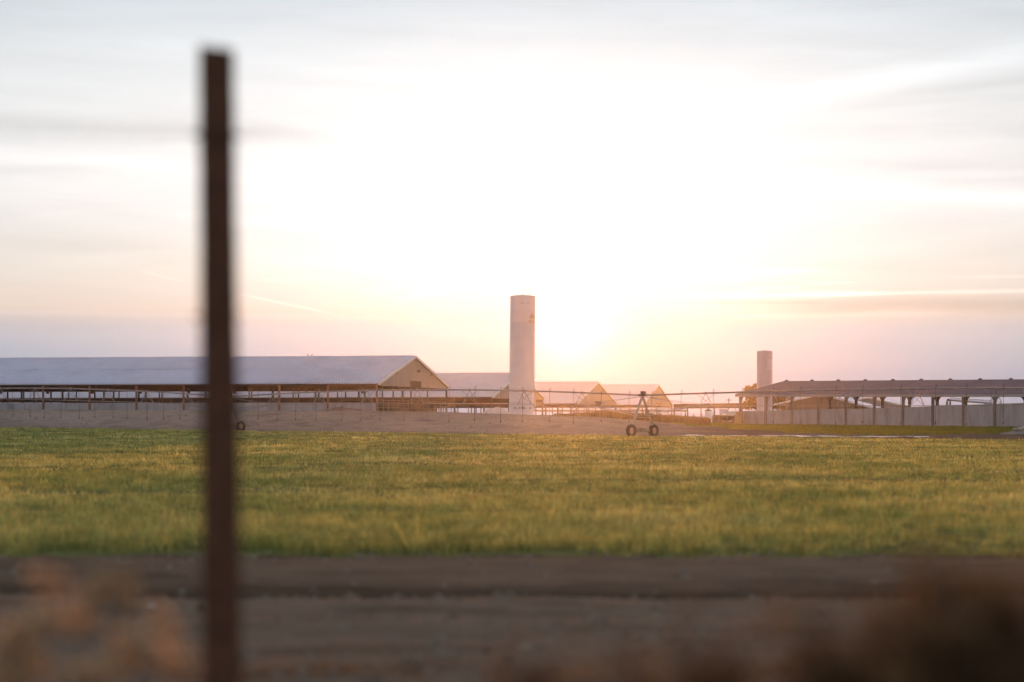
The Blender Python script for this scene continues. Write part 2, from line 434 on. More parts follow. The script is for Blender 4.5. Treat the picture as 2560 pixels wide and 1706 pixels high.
big = MB(); big.quad((-1030, -45, -3), (1030, -45, -3), (1030, 905, -3), (-1030, 905, -3))
structure(big.build('ground', M['plain']))
def gz(x, y): return float(height(np.array([x]), np.array([y]))[0])
def G(px, D, dz=0.0):
    x = (px - 1280) / F * D
    return Vector((x, D, gz(x, D) + dz))

# green verge below the right-hand shed
T_VT = [(1660, .95), (1760, .75), (1900, .55), (2000, .36), (2200, .28), (2480, .52), (2560, .56), (3200, .6)]
def verge_d0(p):
    De, Dp = ip(p, T_DE), ip(p, T_DP)
    return De + (Dp - De) * np.clip(ip(p, T_VT) + .03 * np.sin(p * .05) + .02 * np.sin(p * .13), .02, .99)
structure(fan('grass_verge', verge_d0, lambda p: ip(p, T_DP) + 26, 40, 260, M['verge'], off=.03, uw=((1665 - 1280) / F, .34)))

# ------------------------------------------------------------------ grass (stuff)
def blades(name, X, Y, h, w, lean, m, tintf, label, cat, off=0.0):
    n = len(X); Z = height(X, Y) - .01 + off
    ang = rng.uniform(0, math.pi, n)
    la = rng.uniform(0, 2 * math.pi, n); le = lean * h * rng.uniform(.1, 1, n)
    dx, dy = np.cos(ang) * w / 2, np.sin(ang) * w / 2
    V = np.empty((n, 3, 3))
    V[:, 0] = np.stack([X - dx, Y - dy, Z], -1); V[:, 1] = np.stack([X + dx, Y + dy, Z], -1)
    V[:, 2] = np.stack([X + np.cos(la) * le, Y + np.sin(la) * le, Z + h], -1)
    t = np.repeat(tintf(n)[:, None, :], 3, 1)
    o = raw_mesh(name, V.reshape(-1, 3), np.arange(n * 3).reshape(-1, 3), m, t.reshape(-1, 3))
    return stuff(o, label, cat)
def field_grass(n):
    """blades gathered in tufts; far tufts are wider, near ones leave bare soil between them"""
    nt_ = n // 13
    D0 = 28.6 * (285 / 28.6) ** rng.uniform(0, 1, nt_); u0 = rng.uniform(-.32, .32, nt_); X0 = u0 * D0
    px = 1280 + F * u0
    edge = 30.4 + .8 * vn(X0, X0 * 0, .5, 2) + .8 * vn(X0, X0 * 0, 1.7, 6)
    patch = vn(X0 * .5, D0, .30, 3) * .5 + vn(X0 * .7, D0, 1.1, 9) * .5
    keep = (rng.uniform(0, 1, nt_) < (.70 + .45 * patch) * np.clip((D0 - edge + 1.2) / 2.2, 0, 1)) & (D0 < ip(px, T_DE) + rng.normal(0, .6, nt_))
    rowf = (np.abs(D0 - np.round(D0 / 11.0) * 11.0) < .55) & (vn(X0, D0, .03, 8) > .0)     # old wheel rows
    keep &= ~(rowf & (rng.uniform(0, 1, nt_) < .88))
    D0, X0, patch, edge = D0[keep], X0[keep], patch[keep], edge[keep]; m = len(D0)
    th_ = np.clip(.10 + .08 * patch, .04, None) * rng.gamma(6, 1 / 6, m); tv = rng.uniform(.55, 1.4, m); ty = rng.uniform(0, 1, m)
    near = np.exp(-np.clip(D0 - edge, 0, None) / 1.6); th_ = th_ * (1 + .7 * near); wd = rng.uniform(0, 1, m) < .75 * near; tv = np.where(wd, tv * .55, tv); ty = np.where(wd, .1, ty)   # margin tufts raised, their tint darkened to paint shade there
    k = 13; sg = np.clip(.05 + .0011 * D0, .07, .30)
    X = (X0[:, None] + rng.normal(0, 1, (m, k)) * sg[:, None]).ravel(); D = (D0[:, None] + rng.normal(0, 1, (m, k)) * sg[:, None]).ravel()
    h = np.repeat(th_, k) * rng.uniform(.5, 1.3, m * k)
    w = np.clip(.0085 * D / 31, .0085, .05) * rng.uniform(.7, 1.5, m * k)
    global TUFT; TUFT = (np.repeat(tv, k), np.repeat(ty, k))
    return X, D, h, w
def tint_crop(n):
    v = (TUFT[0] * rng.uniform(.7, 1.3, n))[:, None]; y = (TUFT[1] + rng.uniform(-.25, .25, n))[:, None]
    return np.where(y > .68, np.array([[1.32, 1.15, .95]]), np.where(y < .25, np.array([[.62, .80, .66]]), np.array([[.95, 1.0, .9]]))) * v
def tint_field(n):
    v = rng.uniform(.6, 1.4, (n, 1)); yel = (rng.uniform(0, 1, (n, 1)) < .34)
    c = np.where(yel, np.array([[1.5, 1.25, .9]]), np.array([[.9, 1.0, .9]]))
    return c * v
M['crop'] = leafmat('crop_leaf', .55, (1.25, 1.2, .85), (.150, .200, .085), (.305, .300, .135), .13, (.47, .425, .225))
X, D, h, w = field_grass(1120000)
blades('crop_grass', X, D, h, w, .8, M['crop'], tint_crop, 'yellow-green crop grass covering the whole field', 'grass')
# verge grass
n = 70000
u = rng.uniform((1665 - 1280) / F, .25, n); px = 1280 + F * u
a, b = verge_d0(px), ip(px, T_DP) + 3
D = a + (b - a) * rng.uniform(-.05, 1, n)
X = u * D
M['verge_leaf'] = leafmat('verge_leaf', .5, (1.3, 1.2, .6), (.06, .095, .02), (.10, .12, .025), .12, (.14, .13, .04))
blades('verge_grass', X, D, rng.uniform(.08, .26, n) * (1 + .5 * vn(X, D, .3, 2)), rng.uniform(.05, .1, n), .5, M['verge_leaf'], tint_field, 'low green grass on the verge below the shed wall', 'grass', .02)
# dry stubble on the road shoulder
def dry_tint(n): return rng.uniform(.5, 1.4, (n, 1)) * np.ones((1, 3))
M['straw'] = leafmat('dry_straw', .4, (1.2, 1.0, .7), (.075, .05, .03), (.13, .085, .05), .9, (.18, .12, .07))
n = 9000
cl = rng.integers(0, 90, n); cx = rng.uniform(-.28, .28, 90); cd = rng.uniform(12.0, 17.6, 90)
D = cd[cl] + rng.normal(0, .16, n); X = cx[cl] * cd[cl] + rng.normal(0, .35, n) * rng.uniform(.2, 1, 90)[cl]
blades('dry_grass', X, D, rng.uniform(.02, .08, n), rng.uniform(.004, .012, n), 1.4, M['straw'], dry_tint, 'flattened dry straw tufts strewn along the roadside', 'grass')
# brown weeds along the yard edge behind the bank
n = 26000
px = rng.uniform(1385, 1775, n); Dd = rng.uniform(339, 372, n); X = (px - 1280) / F * Dd
hh = (.35 + .9 * sstep((px - 1385) / 150) * (.65 + .5 * vn(X, Dd, .5, 6))) * rng.uniform(.4, 1.15, n)
M['weed'] = leafmat('brown_weed', .35, (1.2, .9, .6), (.07, .05, .025), (.12, .085, .04), .3, (.15, .11, .05))
blades('yard_weeds', X, Dd, np.clip(hh, .08, 1.3), rng.uniform(.06, .16, n), .5, M['weed'], dry_tint, 'dark brown weeds along the yard edge right of the white silo', 'weeds')
# clods on the bank
n = 5000
px = rng.uniform(-150, 1650, n); De, Dp = ip(px, T_DE), ip(px, T_DP)
Dd = De + (Dp - De) * rng.uniform(.05, 1.05, n); X = (px - 1280) / F * Dd
sz = rng.gamma(1.6, .03, n) + .02
base = np.array([(1, 0, 0), (-.5, .87, 0), (-.5, -.87, 0), (0, 0, 1.0)])
V = np.empty((n, 4, 3)); th = rng.uniform(0, 6.28, n)
for k in range(4):
    bx, by, bz = base[k]
    V[:, k] = np.stack([X + (bx * np.cos(th) - by * np.sin(th)) * sz, Dd + (bx * np.sin(th) + by * np.cos(th)) * sz, height(X, Dd) - .02 + bz * sz * 1.1], -1)
Fc = np.concatenate([np.arange(n)[:, None] * 4 + np.array(f) for f in ((0, 1, 3), (1, 2, 3), (2, 0, 3))])
M['clod'] = soil('clod', [(.09, .068, .055), (.23, .18, .155)], 2.5, 0, 1)
stuff(raw_mesh('dirt_clods', V.reshape(-1, 3), Fc, M['clod']), 'clods and pale stones scattered over the dirt bank', 'clods')

n = 7000
Dd = 14.2 * (30 / 14.2) ** rng.uniform(0, 1, n); X = rng.uniform(-.26, .26, n) * Dd
keep = rng.uniform(0, 1, n) < np.clip(.45 + .6 * vn(X * .5, Dd, .8, 4) + .4 * np.exp(-((Dd - 23) / 1.0) ** 2), .05, 1); Dd, X = Dd[keep], X[keep]; n = len(X)
sz = rng.gamma(1.4, .012, n) + .008; th = rng.uniform(0, 6.28, n)
V = np.empty((n, 4, 3))
for k in range(4):
    bx, by, bz = base[k]
    V[:, k] = np.stack([X + (bx * np.cos(th) - by * np.sin(th)) * sz * 1.4, Dd + (bx * np.sin(th) + by * np.cos(th)) * sz * 1.4, height(X, Dd) - .01 + bz * sz], -1)
Fc = np.concatenate([np.arange(n)[:, None] * 4 + np.array(f) for f in ((0, 1, 3), (1, 2, 3), (2, 0, 3))])
M['pebble'] = soil('pebble', [(.06, .045, .033), (.20, .16, .125)], 6, 0, 1)
stuff(raw_mesh('road_pebbles', V.reshape(-1, 3), Fc, M['pebble']), 'pebbles and small clods scattered over the dirt road', 'pebbles')
# shining water lying in the ditch at the far side of the field
wm, nt, b, out = new_mat('ditch_water')
b.inputs['Base Color'].default_value = (.10, .10, .11, 1); b.inputs['Roughness'].default_value = .12; b.inputs['Specular IOR Level'].default_value = .8
bn = nt.nodes.new('ShaderNodeBump'); bn.inputs['Strength'].default_value = .35; bn.inputs['Distance'].default_value = .15
n2 = noise(nt, mapped(nt, pos(nt), (1, .4, 1)), 1.6, 4); nt.links.new(n2.s, bn.inputs['Height']); nt.links.new(bn.outputs[0], b.inputs['Normal'])
wmb = MB()
for k in range(90):
    px = 1760 + 560 * (k + random.random()) / 90 if k > 4 else random.uniform(1640, 1800)
    De, Dp = float(ip(px, T_DE)), float(ip(px, T_DP))
    Dd = De + (Dp - De) * random.uniform(.015, .075)
    c = G(px, Dd); rx, ry = random.uniform(.5, 1.5), random.uniform(.6, 2.2)
    ring = []
    for j in range(12):
        t = 6.283 * j / 12; rr = random.uniform(.7, 1.15)
        xx, yy = c.x + math.cos(t) * rx * rr, c.y + math.sin(t) * ry * rr
        ring.append((xx, yy, gz(xx, yy) + .05 + .0008 * k))
    wmb.quad(*ring)
structure(wmb.build('water', wm))

# ------------------------------------------------------------------ barns
def corrugated(key, l, pitch):
    """copy of a roof material with rib shading painted in as dark stripes, plus blotchy grime"""
    m = M[key].copy(); nt = m.node_tree; b = next(n for n in nt.nodes if n.type == 'BSDF_PRINCIPLED'); src = b.inputs['Base Color'].links[0].from_socket
    dn = nt.nodes.new('ShaderNodeVectorMath'); dn.operation = 'DOT_PRODUCT'; nt.links.new(pos(nt).s, dn.inputs[0]); dn.inputs[1].default_value = (l.x, l.y, 0)
    w = NX(nt, dn.outputs['Value']) * (6.28318 / pitch)
    v = (w._op('SINE') * .5 + .5)._op('POWER', 1.5)  # dark stripes stand in for shade between the ribs
    n = noise(nt, mapped(nt, pos(nt), (1, .2, 1)), 1.3, 4)
    nt.links.new(vmath(nt, 'SCALE', NX(nt, src), None, (v * .50 + .66) * (n * .22 + .89)).s, b.inputs['Base Color'])
    return m
def barn(label, px0, D, ye, yr, ang, W, length, bay, group, zg, rows, roofm='roof', gable=True, wall=False, fans=False, ribs=.3, header=.75, rails=False, win=True, name='cattle_barn'):
    l = Vector((-1, ang, 0)).normalized(); g = Vector((ang, 1, 0)).normalized(); up = Vector((0, 0, 1))
    O = Vector(((px0 - 1280) / F * D, D, 0))
    ze = CZ + (HOR - ye) / F * D
    Rp = O + g * (W / 2); zr = CZ + (HOR - yr) / F * Rp.y
    root = thing(name, label, 'barn', (O.x, O.y, zg), group)
    def pt(s, t, z): return O + l * s + g * t + up * z
    oh = .35
    def roofz(t): return ze + (zr - ze) * (1 - abs(t - W / 2) / (W / 2))
    # roof: two ribbed slopes
    r = MB(); th = .10
    slope = (zr - ze) / (W / 2); ez = ze - oh * slope
    for a, za, b_, zb in ((-oh, ez, W / 2, zr), (W + oh, ez, W / 2, zr)):
        r.hexa([pt(-oh, a, za - th), pt(length, a, za - th), pt(length, b_, zb - th), pt(-oh, b_, zb - th),
                pt(-oh, a, za), pt(length, a, za), pt(length, b_, zb), pt(-oh, b_, zb)])
    k = 0.0
    while k < length and ribs:
        for a, za in ((-oh - .02, ez),) + (((W + oh + .02, ez),) if ribs < .44 else ()):
            e0, e1 = k, k + ribs * .42
            r.hexa([pt(e0, a, za - .02), pt(e1, a, za - .02), pt(e1, W / 2, zr - .02), pt(e0, W / 2, zr - .02),
                    pt(e0 + .02, a, za + .15), pt(e1 - .02, a, za + .15), pt(e1 - .02, W / 2, zr + .15), pt(e0 + .02, W / 2, zr + .15)])
        k += ribs
    for tq, zo in ((.5, .045),):          # lap where the lower and upper sheets meet
        r.beam(pt(-oh, W / 2 * tq, ez + (zr - ez) * (tq * W / 2 + oh) / (W / 2 + oh) + .05 + zo), pt(length, W / 2 * tq, ez + (zr - ez) * (tq * W / 2 + oh) / (W / 2 + oh) + .05 + zo), .2, .11)
    r.beam(pt(-oh - .05, W / 2, zr + .05), pt(length, W / 2, zr + .05), .5, .1)
    r.build('roof', corrugated(roofm, l, ribs), root)
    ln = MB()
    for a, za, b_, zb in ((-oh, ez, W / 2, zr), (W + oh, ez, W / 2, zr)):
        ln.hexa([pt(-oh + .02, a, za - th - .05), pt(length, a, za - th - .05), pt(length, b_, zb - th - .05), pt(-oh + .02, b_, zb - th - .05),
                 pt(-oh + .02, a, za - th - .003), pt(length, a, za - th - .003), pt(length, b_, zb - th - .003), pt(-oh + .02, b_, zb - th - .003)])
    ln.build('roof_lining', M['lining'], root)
    # rafters and eave beams under it
    f = MB(); k = 0.2
    while k < length:
        f.beam(pt(k, .1, ze - .28), pt(k, W / 2, zr - .28), .16, .3); f.beam(pt(k, W - .1, ze - .28), pt(k, W / 2, zr - .28), .16, .3)
        k += bay
    for t in (0.0, W): f.beam(pt(0, t, ze - .22), pt(length, t, ze - .22), .14, .3)
    for q in range(1, 8):
        t = W * q / 8
        if q != 4: f.beam(pt(0, t, roofz(t) - .18), pt(length, t, roofz(t) - .18), .1, .12)
    f.build('rafters', M['steel_dark'], root)
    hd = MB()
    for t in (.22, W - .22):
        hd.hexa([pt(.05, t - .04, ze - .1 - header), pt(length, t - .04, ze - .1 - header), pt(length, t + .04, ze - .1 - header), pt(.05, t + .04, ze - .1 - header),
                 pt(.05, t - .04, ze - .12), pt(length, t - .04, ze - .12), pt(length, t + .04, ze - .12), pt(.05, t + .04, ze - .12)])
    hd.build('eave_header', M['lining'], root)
    if gable:
        gb = MB(); gm = []
        zb = ze - .38
        nseg = 56
        for q in range(nseg):             # ribbed cladding
            t0, t1 = W * q / nseg, W * (q + 1) / nseg; tm = (t0 + t1) / 2; o_ = .04
            for (u0, u1, d0) in ((t0, tm, .0), (tm, t1, o_)):
                gb.hexa([pt(-.02 - d0, u0, zb), pt(.08, u0, zb), pt(.08, u1, zb), pt(-.02 - d0, u1, zb),
                         pt(-.02 - d0, u0, roofz(u0) - .11), pt(.08, u0, roofz(u0) - .11), pt(.08, u1, roofz(u1) - .11), pt(-.02 - d0, u1, roofz(u1) - .11)])
        gb.build('gable_wall', M['gable'], root)
        tr = MB()
        for t0, t1 in ((-oh, W / 2), (W + oh, W / 2)):
            z0, z1 = ze - oh * slope - .1, zr - .1
            tr.beam(pt(-oh - .06, t0, z0), pt(-oh - .06, t1, z1), .1, .38)
        tr.build('rake_trim', M['trim'], root)
        if win:
            wn = MB(); t0 = W * .44; t1 = W * .60
            wn.hexa([pt(-.12, t0, zb - .05), pt(-.075, t0, zb - .05), pt(-.075, t1, zb - .05), pt(-.12, t1, zb - .05),
                     pt(-.12, t0, zb + .92), pt(-.075, t0, zb + .92), pt(-.075, t1, zb + .92), pt(-.12, t1, zb + .92)])
            wo = wn.build('gable_opening', M['black'], root)
            fr = MB()
            for (ta, tb, z0, z1) in ((t0 - .12, t1 + .12, zb + .92, zb + 1.0), (t0 - .12, t0, zb, zb + .92), (t1, t1 + .12, zb, zb + .92)):
                fr.hexa([pt(-.14, ta, z0), pt(-.07, ta, z0), pt(-.07, tb, z0), pt(-.14, tb, z0), pt(-.14, ta, z1), pt(-.07, ta, z1), pt(-.07, tb, z1), pt(-.14, tb, z1)])
            fr.build('opening_frame', M['gable'], wo)
            lm = MB(); lm.box(pt(-.3, W * .545, zb + (zr - zb) * .52), (.5, .5, .35)); lm.beam(pt(-.3, W * .545, zb + (zr - zb) * .52), pt(0, W * .545, zb + (zr - zb) * .52 + .2), .08)
            lm.build('floodlight', M['steel_dark'], root)
    # posts
    cache = {}
    for t, w_, mm in rows:
        k = 0.0 if t in (0.0, W) else .4
        key = (round(t, 2), w_)
        while k <= length + .01:
            p0 = pt(k, t, 0); zt = roofz(t) - .30
            zgr = min(gz(p0.x, p0.y), zg + .4) - .1
            if key not in cache:
                pm = MB(); pm.box((p0.x, p0.y, (zgr + zt) / 2), (w_, w_, zt - zgr), (l.x, l.y))
                if abs(t - W / 2) < W * .45:            # knee braces on inner posts
                    for sgn in (-1, 1): pm.beam(pt(k, t, zt - .9), pt(k + sgn * .7, t, zt - .1), .1)
                po = pm.build('post', M[mm], root); cache[key] = (po, p0)
            else:
                po0, q0 = cache[key]; po = po0.copy(); C.objects.link(po); po.parent = root
                po.location = (p0.x - q0.x, p0.y - q0.y, 0); WLOC[po.name] = WLOC[po0.name]
            k += bay
    if wall:
        wl = MB(); k = 0.0
        while k < length - .1:
            wl.hexa([pt(k + .14, .05, zg - .4), pt(k + bay - .14, .05, zg - .4), pt(k + bay - .14, .25, zg - .4), pt(k + .14, .25, zg - .4),
                     pt(k + .14, .05, zg + 1.15), pt(k + bay - .14, .05, zg + 1.15), pt(k + bay - .14, .25, zg + 1.15), pt(k + .14, .25, zg + 1.15)])
            k += bay
        wl.build('low_wall', M['concrete'], root)
        st_ = MB()                        # stall partitions inside
        for t in (W * .30, W * .36, W * .66, W * .72):
            k = 1.0
            while k < length:
                st_.beam(pt(k, t, zg - .2), pt(k, t, zg + 1.15), .09); st_.beam(pt(k, t, zg + 1.1), pt(k, t + 2.0, zg + 1.0), .07); st_.beam(pt(k, t, zg + .55), pt(k, t + 2.0, zg + .5), .07)
                k += 1.25
            st_.beam(pt(0, t, zg + 1.15), pt(length, t, zg + 1.15), .08)
            st_.box(pt(length / 2, t + 2.3, zg + .15), (length, .2, .5), (l.x, l.y))
        st_.build('stall_partitions', M['rail'], root)
    if rails:
        rl = MB()
        for t0, t1 in ((.3, W * .42), (W * .46, W * .98)):
            for z_ in (.45, .8, 1.15, 1.5): rl.beam(pt(-.1, t0, zg + z_), pt(-.1, t1, zg + z_), .07)
            q = t0
            while q <= t1 + .01:
                rl.beam(pt(-.1, q, zg - .3), pt(-.1, q, zg + 1.6), .1); q += (t1 - t0) / 6
        rl.build('pen_rails', M['rail'], root)
        bd = MB()  # near-black boards added only to darken the barn interior
        for q in range(5):
            bd.hexa([pt(1.2 + q, .6, zg - .3), pt(1.3 + q, .6, zg - .3), pt(1.3 + q, W * .97, zg - .3), pt(1.2 + q, W * .97, zg - .3),
                     pt(1.2 + q, .6, zg + .95 + .12 * q), pt(1.3 + q, .6, zg + .95 + .12 * q), pt(1.3 + q, W * .97, zg + .95 + .12 * q), pt(1.2 + q, W * .97, zg + .95 + .12 * q)])
        bd.build('shade_boards', M['lining'], root)
    if fans:
        fm = None
        for k in (4.2, 12.6, 23.5, 30.5, 38.0, 45.5, 52.5, 60):
            c = pt(k, W * .18, ze - .75)
            if fm is None:
                a = MB(); a.lathe(c, [(.62, -.2), (.66, -.2), (.66, .2), (.62, .2), (.62, -.2)], 20, (1, .1, 0))
                for q in range(4):
                    t = q * math.pi / 4 * 1.0
                    a.beam(c + Vector((0, math.cos(t), math.sin(t))) * .6, c - Vector((0, math.cos(t), math.sin(t))) * .6, .16, .03)
                a.beam(c + Vector((0, 0, .6)), c + Vector((0, 0, 1.6)), .07)
                fm = a.build('fan', M['steel_dark'], root); fc = c
            else:
                o = fm.copy(); C.objects.link(o); o.parent = root; o.location = c - fc; WLOC[o.name] = WLOC[fm.name]
    return root, pt, roofz
bg_ = 'open-sided cattle barns'
_, b1pt, b1z = barn('nearest cattle barn with the long ribbed roof, at the left edge of the photo', 942, 340, 957, 891, .213, 41.7, 78, 7.15, bg_, 2.7,
     [(.0, .24, 'steel_red'), (10.5, .16, 'steel_dark'), (20.85, .2, 'steel_dark'), (31, .16, 'steel_dark'), (41.7, .24, 'steel_dark')], wall=True, fans=True, ribs=.42, header=.62, rails=True)
barn('second cattle barn, its gable end half hidden by the white silo', 1229, 480, 991, 933, .267, 41.4, 112, 7.6, bg_, 2.3,
     [(.0, .22, 'steel_dark'), (20.7, .18, 'steel_dark'), (41.4, .22, 'steel_dark')], roofm='roof_far', ribs=.45, header=1.0)
barn('third cattle barn, gable end just right of the white silo', 1442, 600, 1007.5, 955, .30, 39.5, 168, 8.0, bg_, 2.3,
     [(.0, .24, 'steel_dark'), (13, .2, 'steel_dark'), (26, .2, 'steel_dark'), (39.5, .24, 'steel_dark')], roofm='roof_far', ribs=.45)
barn('farthest gabled cattle barn, showing behind the wheeled irrigation tower', 1606, 700, 1011, 962, .29, 39.6, 160, 8.0, bg_, 2.0,
     [(.0, .26, 'steel_dark'), (20, .2, 'steel_dark'), (39.6, .26, 'steel_dark')], roofm='roof_far', ribs=.5)

# long flat shade roof on posts behind the cattle pen
def flat_shade(label, px0, px1, D0, D1, yt, yb, ymid, depth, n):
    a, b = P(px0, yt, D0), P(px1, yt, D1)
    root = thing('shade_shelter', label, 'shelter', (a.x, a.y, gz(a.x, a.y)))
    zt, zb = a.z, P(px0, yb, D0).z
    d = (b - a); d.z = 0; L = d.length; d.normalize(); g = Vector((-d.y, d.x, 0))
    m = MB(); c = (a + b) / 2 + g * depth / 2
    m.hexa([Vector((q.x, q.y, zz)) for q, zz in ((a, zb), (b, zb), (b + g * depth, zb + .25), (a + g * depth, zb + .25), (a, zt), (b, zt), (b + g * depth, zt + .25), (a + g * depth, zt + .25))])
    m.build('roof', M['steel_dark'], root)
    first = None
    for r_ in range(2):
        for k in range(n):
            q = a + d * (L * k / (n - 1)) + g * (depth * .96 * r_ + .3)
            if first is None:
                pm = MB(); pm.box((q.x, q.y, (zb + gz(q.x, q.y)) / 2 - .1), (.26, .26, zb - gz(q.x, q.y) + .2)); first = pm.build('post', M['steel_dark'], root); fq = q
            else:
                o = first.copy(); C.objects.link(o); o.parent = root; o.location = (q.x - fq.x, q.y - fq.y, 0); WLOC[o.name] = WLOC[first.name]
    return root
flat_shade('long low flat-roofed shade on thin posts behind the pen, left of the tree', 1684, 1968, 705, 640, 1010.5, 1022, 0, 16, 9)
flat_shade('distant pale strip of shelter roof seen under the third and fourth barns', 1330, 1720, 850, 850, 1026, 1029.5, 0, 12, 12)

# ------------------------------------------------------------------ silos
def silo(name, label, px, D, dia, ytop, ybase, m, lean=0.0):
    x = (px - 1280) / F * D; zt = CZ + (HOR - ytop) / F * D; zb = CZ + (HOR - ybase) / F * D
    root = thing(name, label, 'silo', (x, D, zb))
    H = zt - zb; r = dia / 2
    s = MB(); prof = [(r * 1.03, -.4), (r * 1.03, 0)]
    n = 9
    for k in range(n):
        z0 = H * k / n; z1 = H * (k + 1) / n
        prof += [(r * 1.003, z0), (r * 1.003, z0 + .07), (r, z0 + .10), (r, z1 - .02)]
    prof += [(r * 1.015, H - .02), (r * 1.015, H), (r * .98, H + .06), (0.01, H + .35)]
    s.lathe((x, D, zb), prof, 48)
    s.v = [(a + lean * (c - zb), b, c) for a, b, c in s.v]
    body = s.build('silo_body', m, root, True)
    md = body.modifiers.new('edge', 'EDGE_SPLIT'); md.split_angle = R(35)
    return root, x, zb, H, r, body
s1, sx, sz0, sH, sr, sb = silo('tower_silo', 'tall white tower silo with an ochre emblem, standing between the barns', 1303.5, 420, 4.34, 741, 1038, M['silo'], .012)
def on_silo(m, u, z, du, dz, off=.03, D=420, x=None, r=None, lean=.012, zb=None):
    x = sx if x is None else x; r = sr if r is None else r; zb = sz0 if zb is None else zb
    ns = max(1, int(du / .25)); 
    for k in range(ns):
        a0 = u + du * k / ns; a1 = u + du * (k + 1) / ns
        q = []
        for uu, zz, ro in ((a0, z, 0), (a1, z, 0), (a1, z, off), (a0, z, off), (a0, z + dz, 0), (a1, z + dz, 0), (a1, z + dz, off), (a0, z + dz, off)):
            t = max(-.999, min(.999, uu / r)); q.append(Vector((x + (r + ro) * t + lean * zz, D - (r + ro) * math.sqrt(1 - t * t), zb + zz)))
        m.hexa(q)
em = MB()
ez0 = sH * .785
for k, hh_ in enumerate((.35, .62, 1.0, .7, .4)): on_silo(em, 1.22 + k * .15, ez0 + .62, .11, hh_ * .9)
on_silo(em, 1.18, ez0 + .50, .80, .16)
for k in range(4): on_silo(em, 1.06 + k * .23, ez0 - .30, .15, .58)
em.build('emblem', M['gold_mark'], s1)
tm = MB()
for u_, w_ in ((-.45, .5), (.2, .12), (.75, .4)): on_silo(tm, u_, sH * .935, w_, .13)
tm.build('top_vents', M['concrete'], s1)
bm_ = MB()
for u_, w_, z_, h_ in ((-1.25, .28, 1.1, .22), (-.85, .16, 1.05, .16), (-.4, .2, 1.1, .28), (.05, .42, 1.02, .42), (.62, .1, 1.05, .2), (1.35, .32, 1.05, .3)): on_silo(bm_, u_, z_, w_, h_)
bm_.build('base_stains', M['stain'], s1)
rl = MB()
top = Vector((sx + .9 + .012 * sH, 420.6, sz0 + sH))
rl.tube([top, top + Vector((0, 0, 1.2))], .03); rl.tube([top + Vector((-1.0, 0, 1.2)), top + Vector((.5, 0, 1.2))], .035); rl.tube([top + Vector((-1.0, 0, 0)), top + Vector((-1.0, 0, 1.2))], .03)
rl.build('top_rail', M['white'], s1)
lad = MB()
for u_ in (-.2, .2):
    lad.tube([(sx + sr * 1.02 + .15, 420 + u_, sz0 + .5), (sx + sr * 1.02 + .15 + .012 * sH, 420 + u_, sz0 + sH)], .025, 5)
for k in range(46): lad.tube([(sx + sr * 1.02 + .15 + .012 * k * .43, 419.8, sz0 + .6 + k * .43), (sx + sr * 1.02 + .15 + .012 * k * .43, 420.2, sz0 + .6 + k * .43)], .018, 4)
lad.build('ladder', M['silo'], s1)
s2, sx2, sz2, sH2, sr2, sb2 = silo('tower_silo', 'grey tower silo with a pale square panel, behind the open shed', 1911.5, 560, 3.6, 879, 1048, M['silo_grey'])
pn = MB(); on_silo(pn, .42, sH2 * .725, 1.25, 2.45, .03, 560, sx2, sr2, 0, sz2); pn.build('panel', M['pale_panel'], s2)

# ------------------------------------------------------------------ right-hand open shed
e = Vector((.59, -.807, 0)).normalized(); pp = Vector((.807, .59, 0)).normalized()
SO = Vector((.0945 * 392, 392, 0))
NB = 12; BAY = 6.1
def sl(s): return -.0072 * s
shed = thing('open_shed', 'open-sided shed with a dark grey roof above the concrete wall, right side', 'shed', (SO.x, SO.y, .6))
def sp_(s, t, z): return SO + e * s + pp * t + Vector((0, 0, z + sl(s)))
W2 = 20.0; zE = CZ + 3.92; zR = CZ + 6.02; L2 = NB * BAY
r = MB()
s0 = -.5
for a, za, b_, zb in ((-.6, zE - .12, W2 / 2, zR), (W2 + .6, zE - .12, W2 / 2, zR)):
    r.hexa([sp_(s0, a, za - .1), sp_(L2, a, za - .1), sp_(L2, b_, zb - .1), sp_(s0, b_, zb - .1), sp_(s0, a, za), sp_(L2, a, za), sp_(L2, b_, zb), sp_(s0, b_, zb)])
k = s0
while k < L2:
    r.hexa([sp_(k, -.6, zE - .14), sp_(k + .14, -.6, zE - .14), sp_(k + .14, W2 / 2, zR - .02), sp_(k, W2 / 2, zR - .02), sp_(k, -.6, zE - .07), sp_(k + .14, -.6, zE - .07), sp_(k + .14, W2 / 2, zR + .05), sp_(k, W2 / 2, zR + .05)])
    k += .35
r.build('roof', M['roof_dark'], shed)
fa = MB(); fa.beam(sp_(s0 - .02, -.66, zE - .33), sp_(L2, -.66, zE - .33), .08, .40); fa.build('eave_fascia', M['fascia'], shed)
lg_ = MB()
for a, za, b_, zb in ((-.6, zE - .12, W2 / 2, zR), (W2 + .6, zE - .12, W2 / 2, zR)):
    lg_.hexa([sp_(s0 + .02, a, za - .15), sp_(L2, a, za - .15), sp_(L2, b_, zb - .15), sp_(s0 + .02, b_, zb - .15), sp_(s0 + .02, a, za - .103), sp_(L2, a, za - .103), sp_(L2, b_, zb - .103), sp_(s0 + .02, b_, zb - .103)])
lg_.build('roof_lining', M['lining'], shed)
ra = MB()
for k in range(NB + 1):
    s_ = k * BAY
    for t in (0, W2): ra.beam(sp_(s_, t, zE - .45), sp_(s_, W2 / 2, zR - .4), .18, .45)
for q in range(1, 10):
    t = W2 * q / 10; zz = zE + (zR - zE) * (1 - abs(t - 10) / 10) - .18
    if q != 5: ra.beam(sp_(0, t, zz), sp_(L2, t, zz), .08, .14)
ra.build('rafters', M['steel_dark'], shed)
cap = MB(); c = sp_(.1, W2 / 2, zR + .08); cap.lathe(c, [(.34, -.1), (.32, .05), (.12, .18), (.01, .2)], 10)
cap0 = cap.build('ridge_vent', M['roof_dark'], shed)
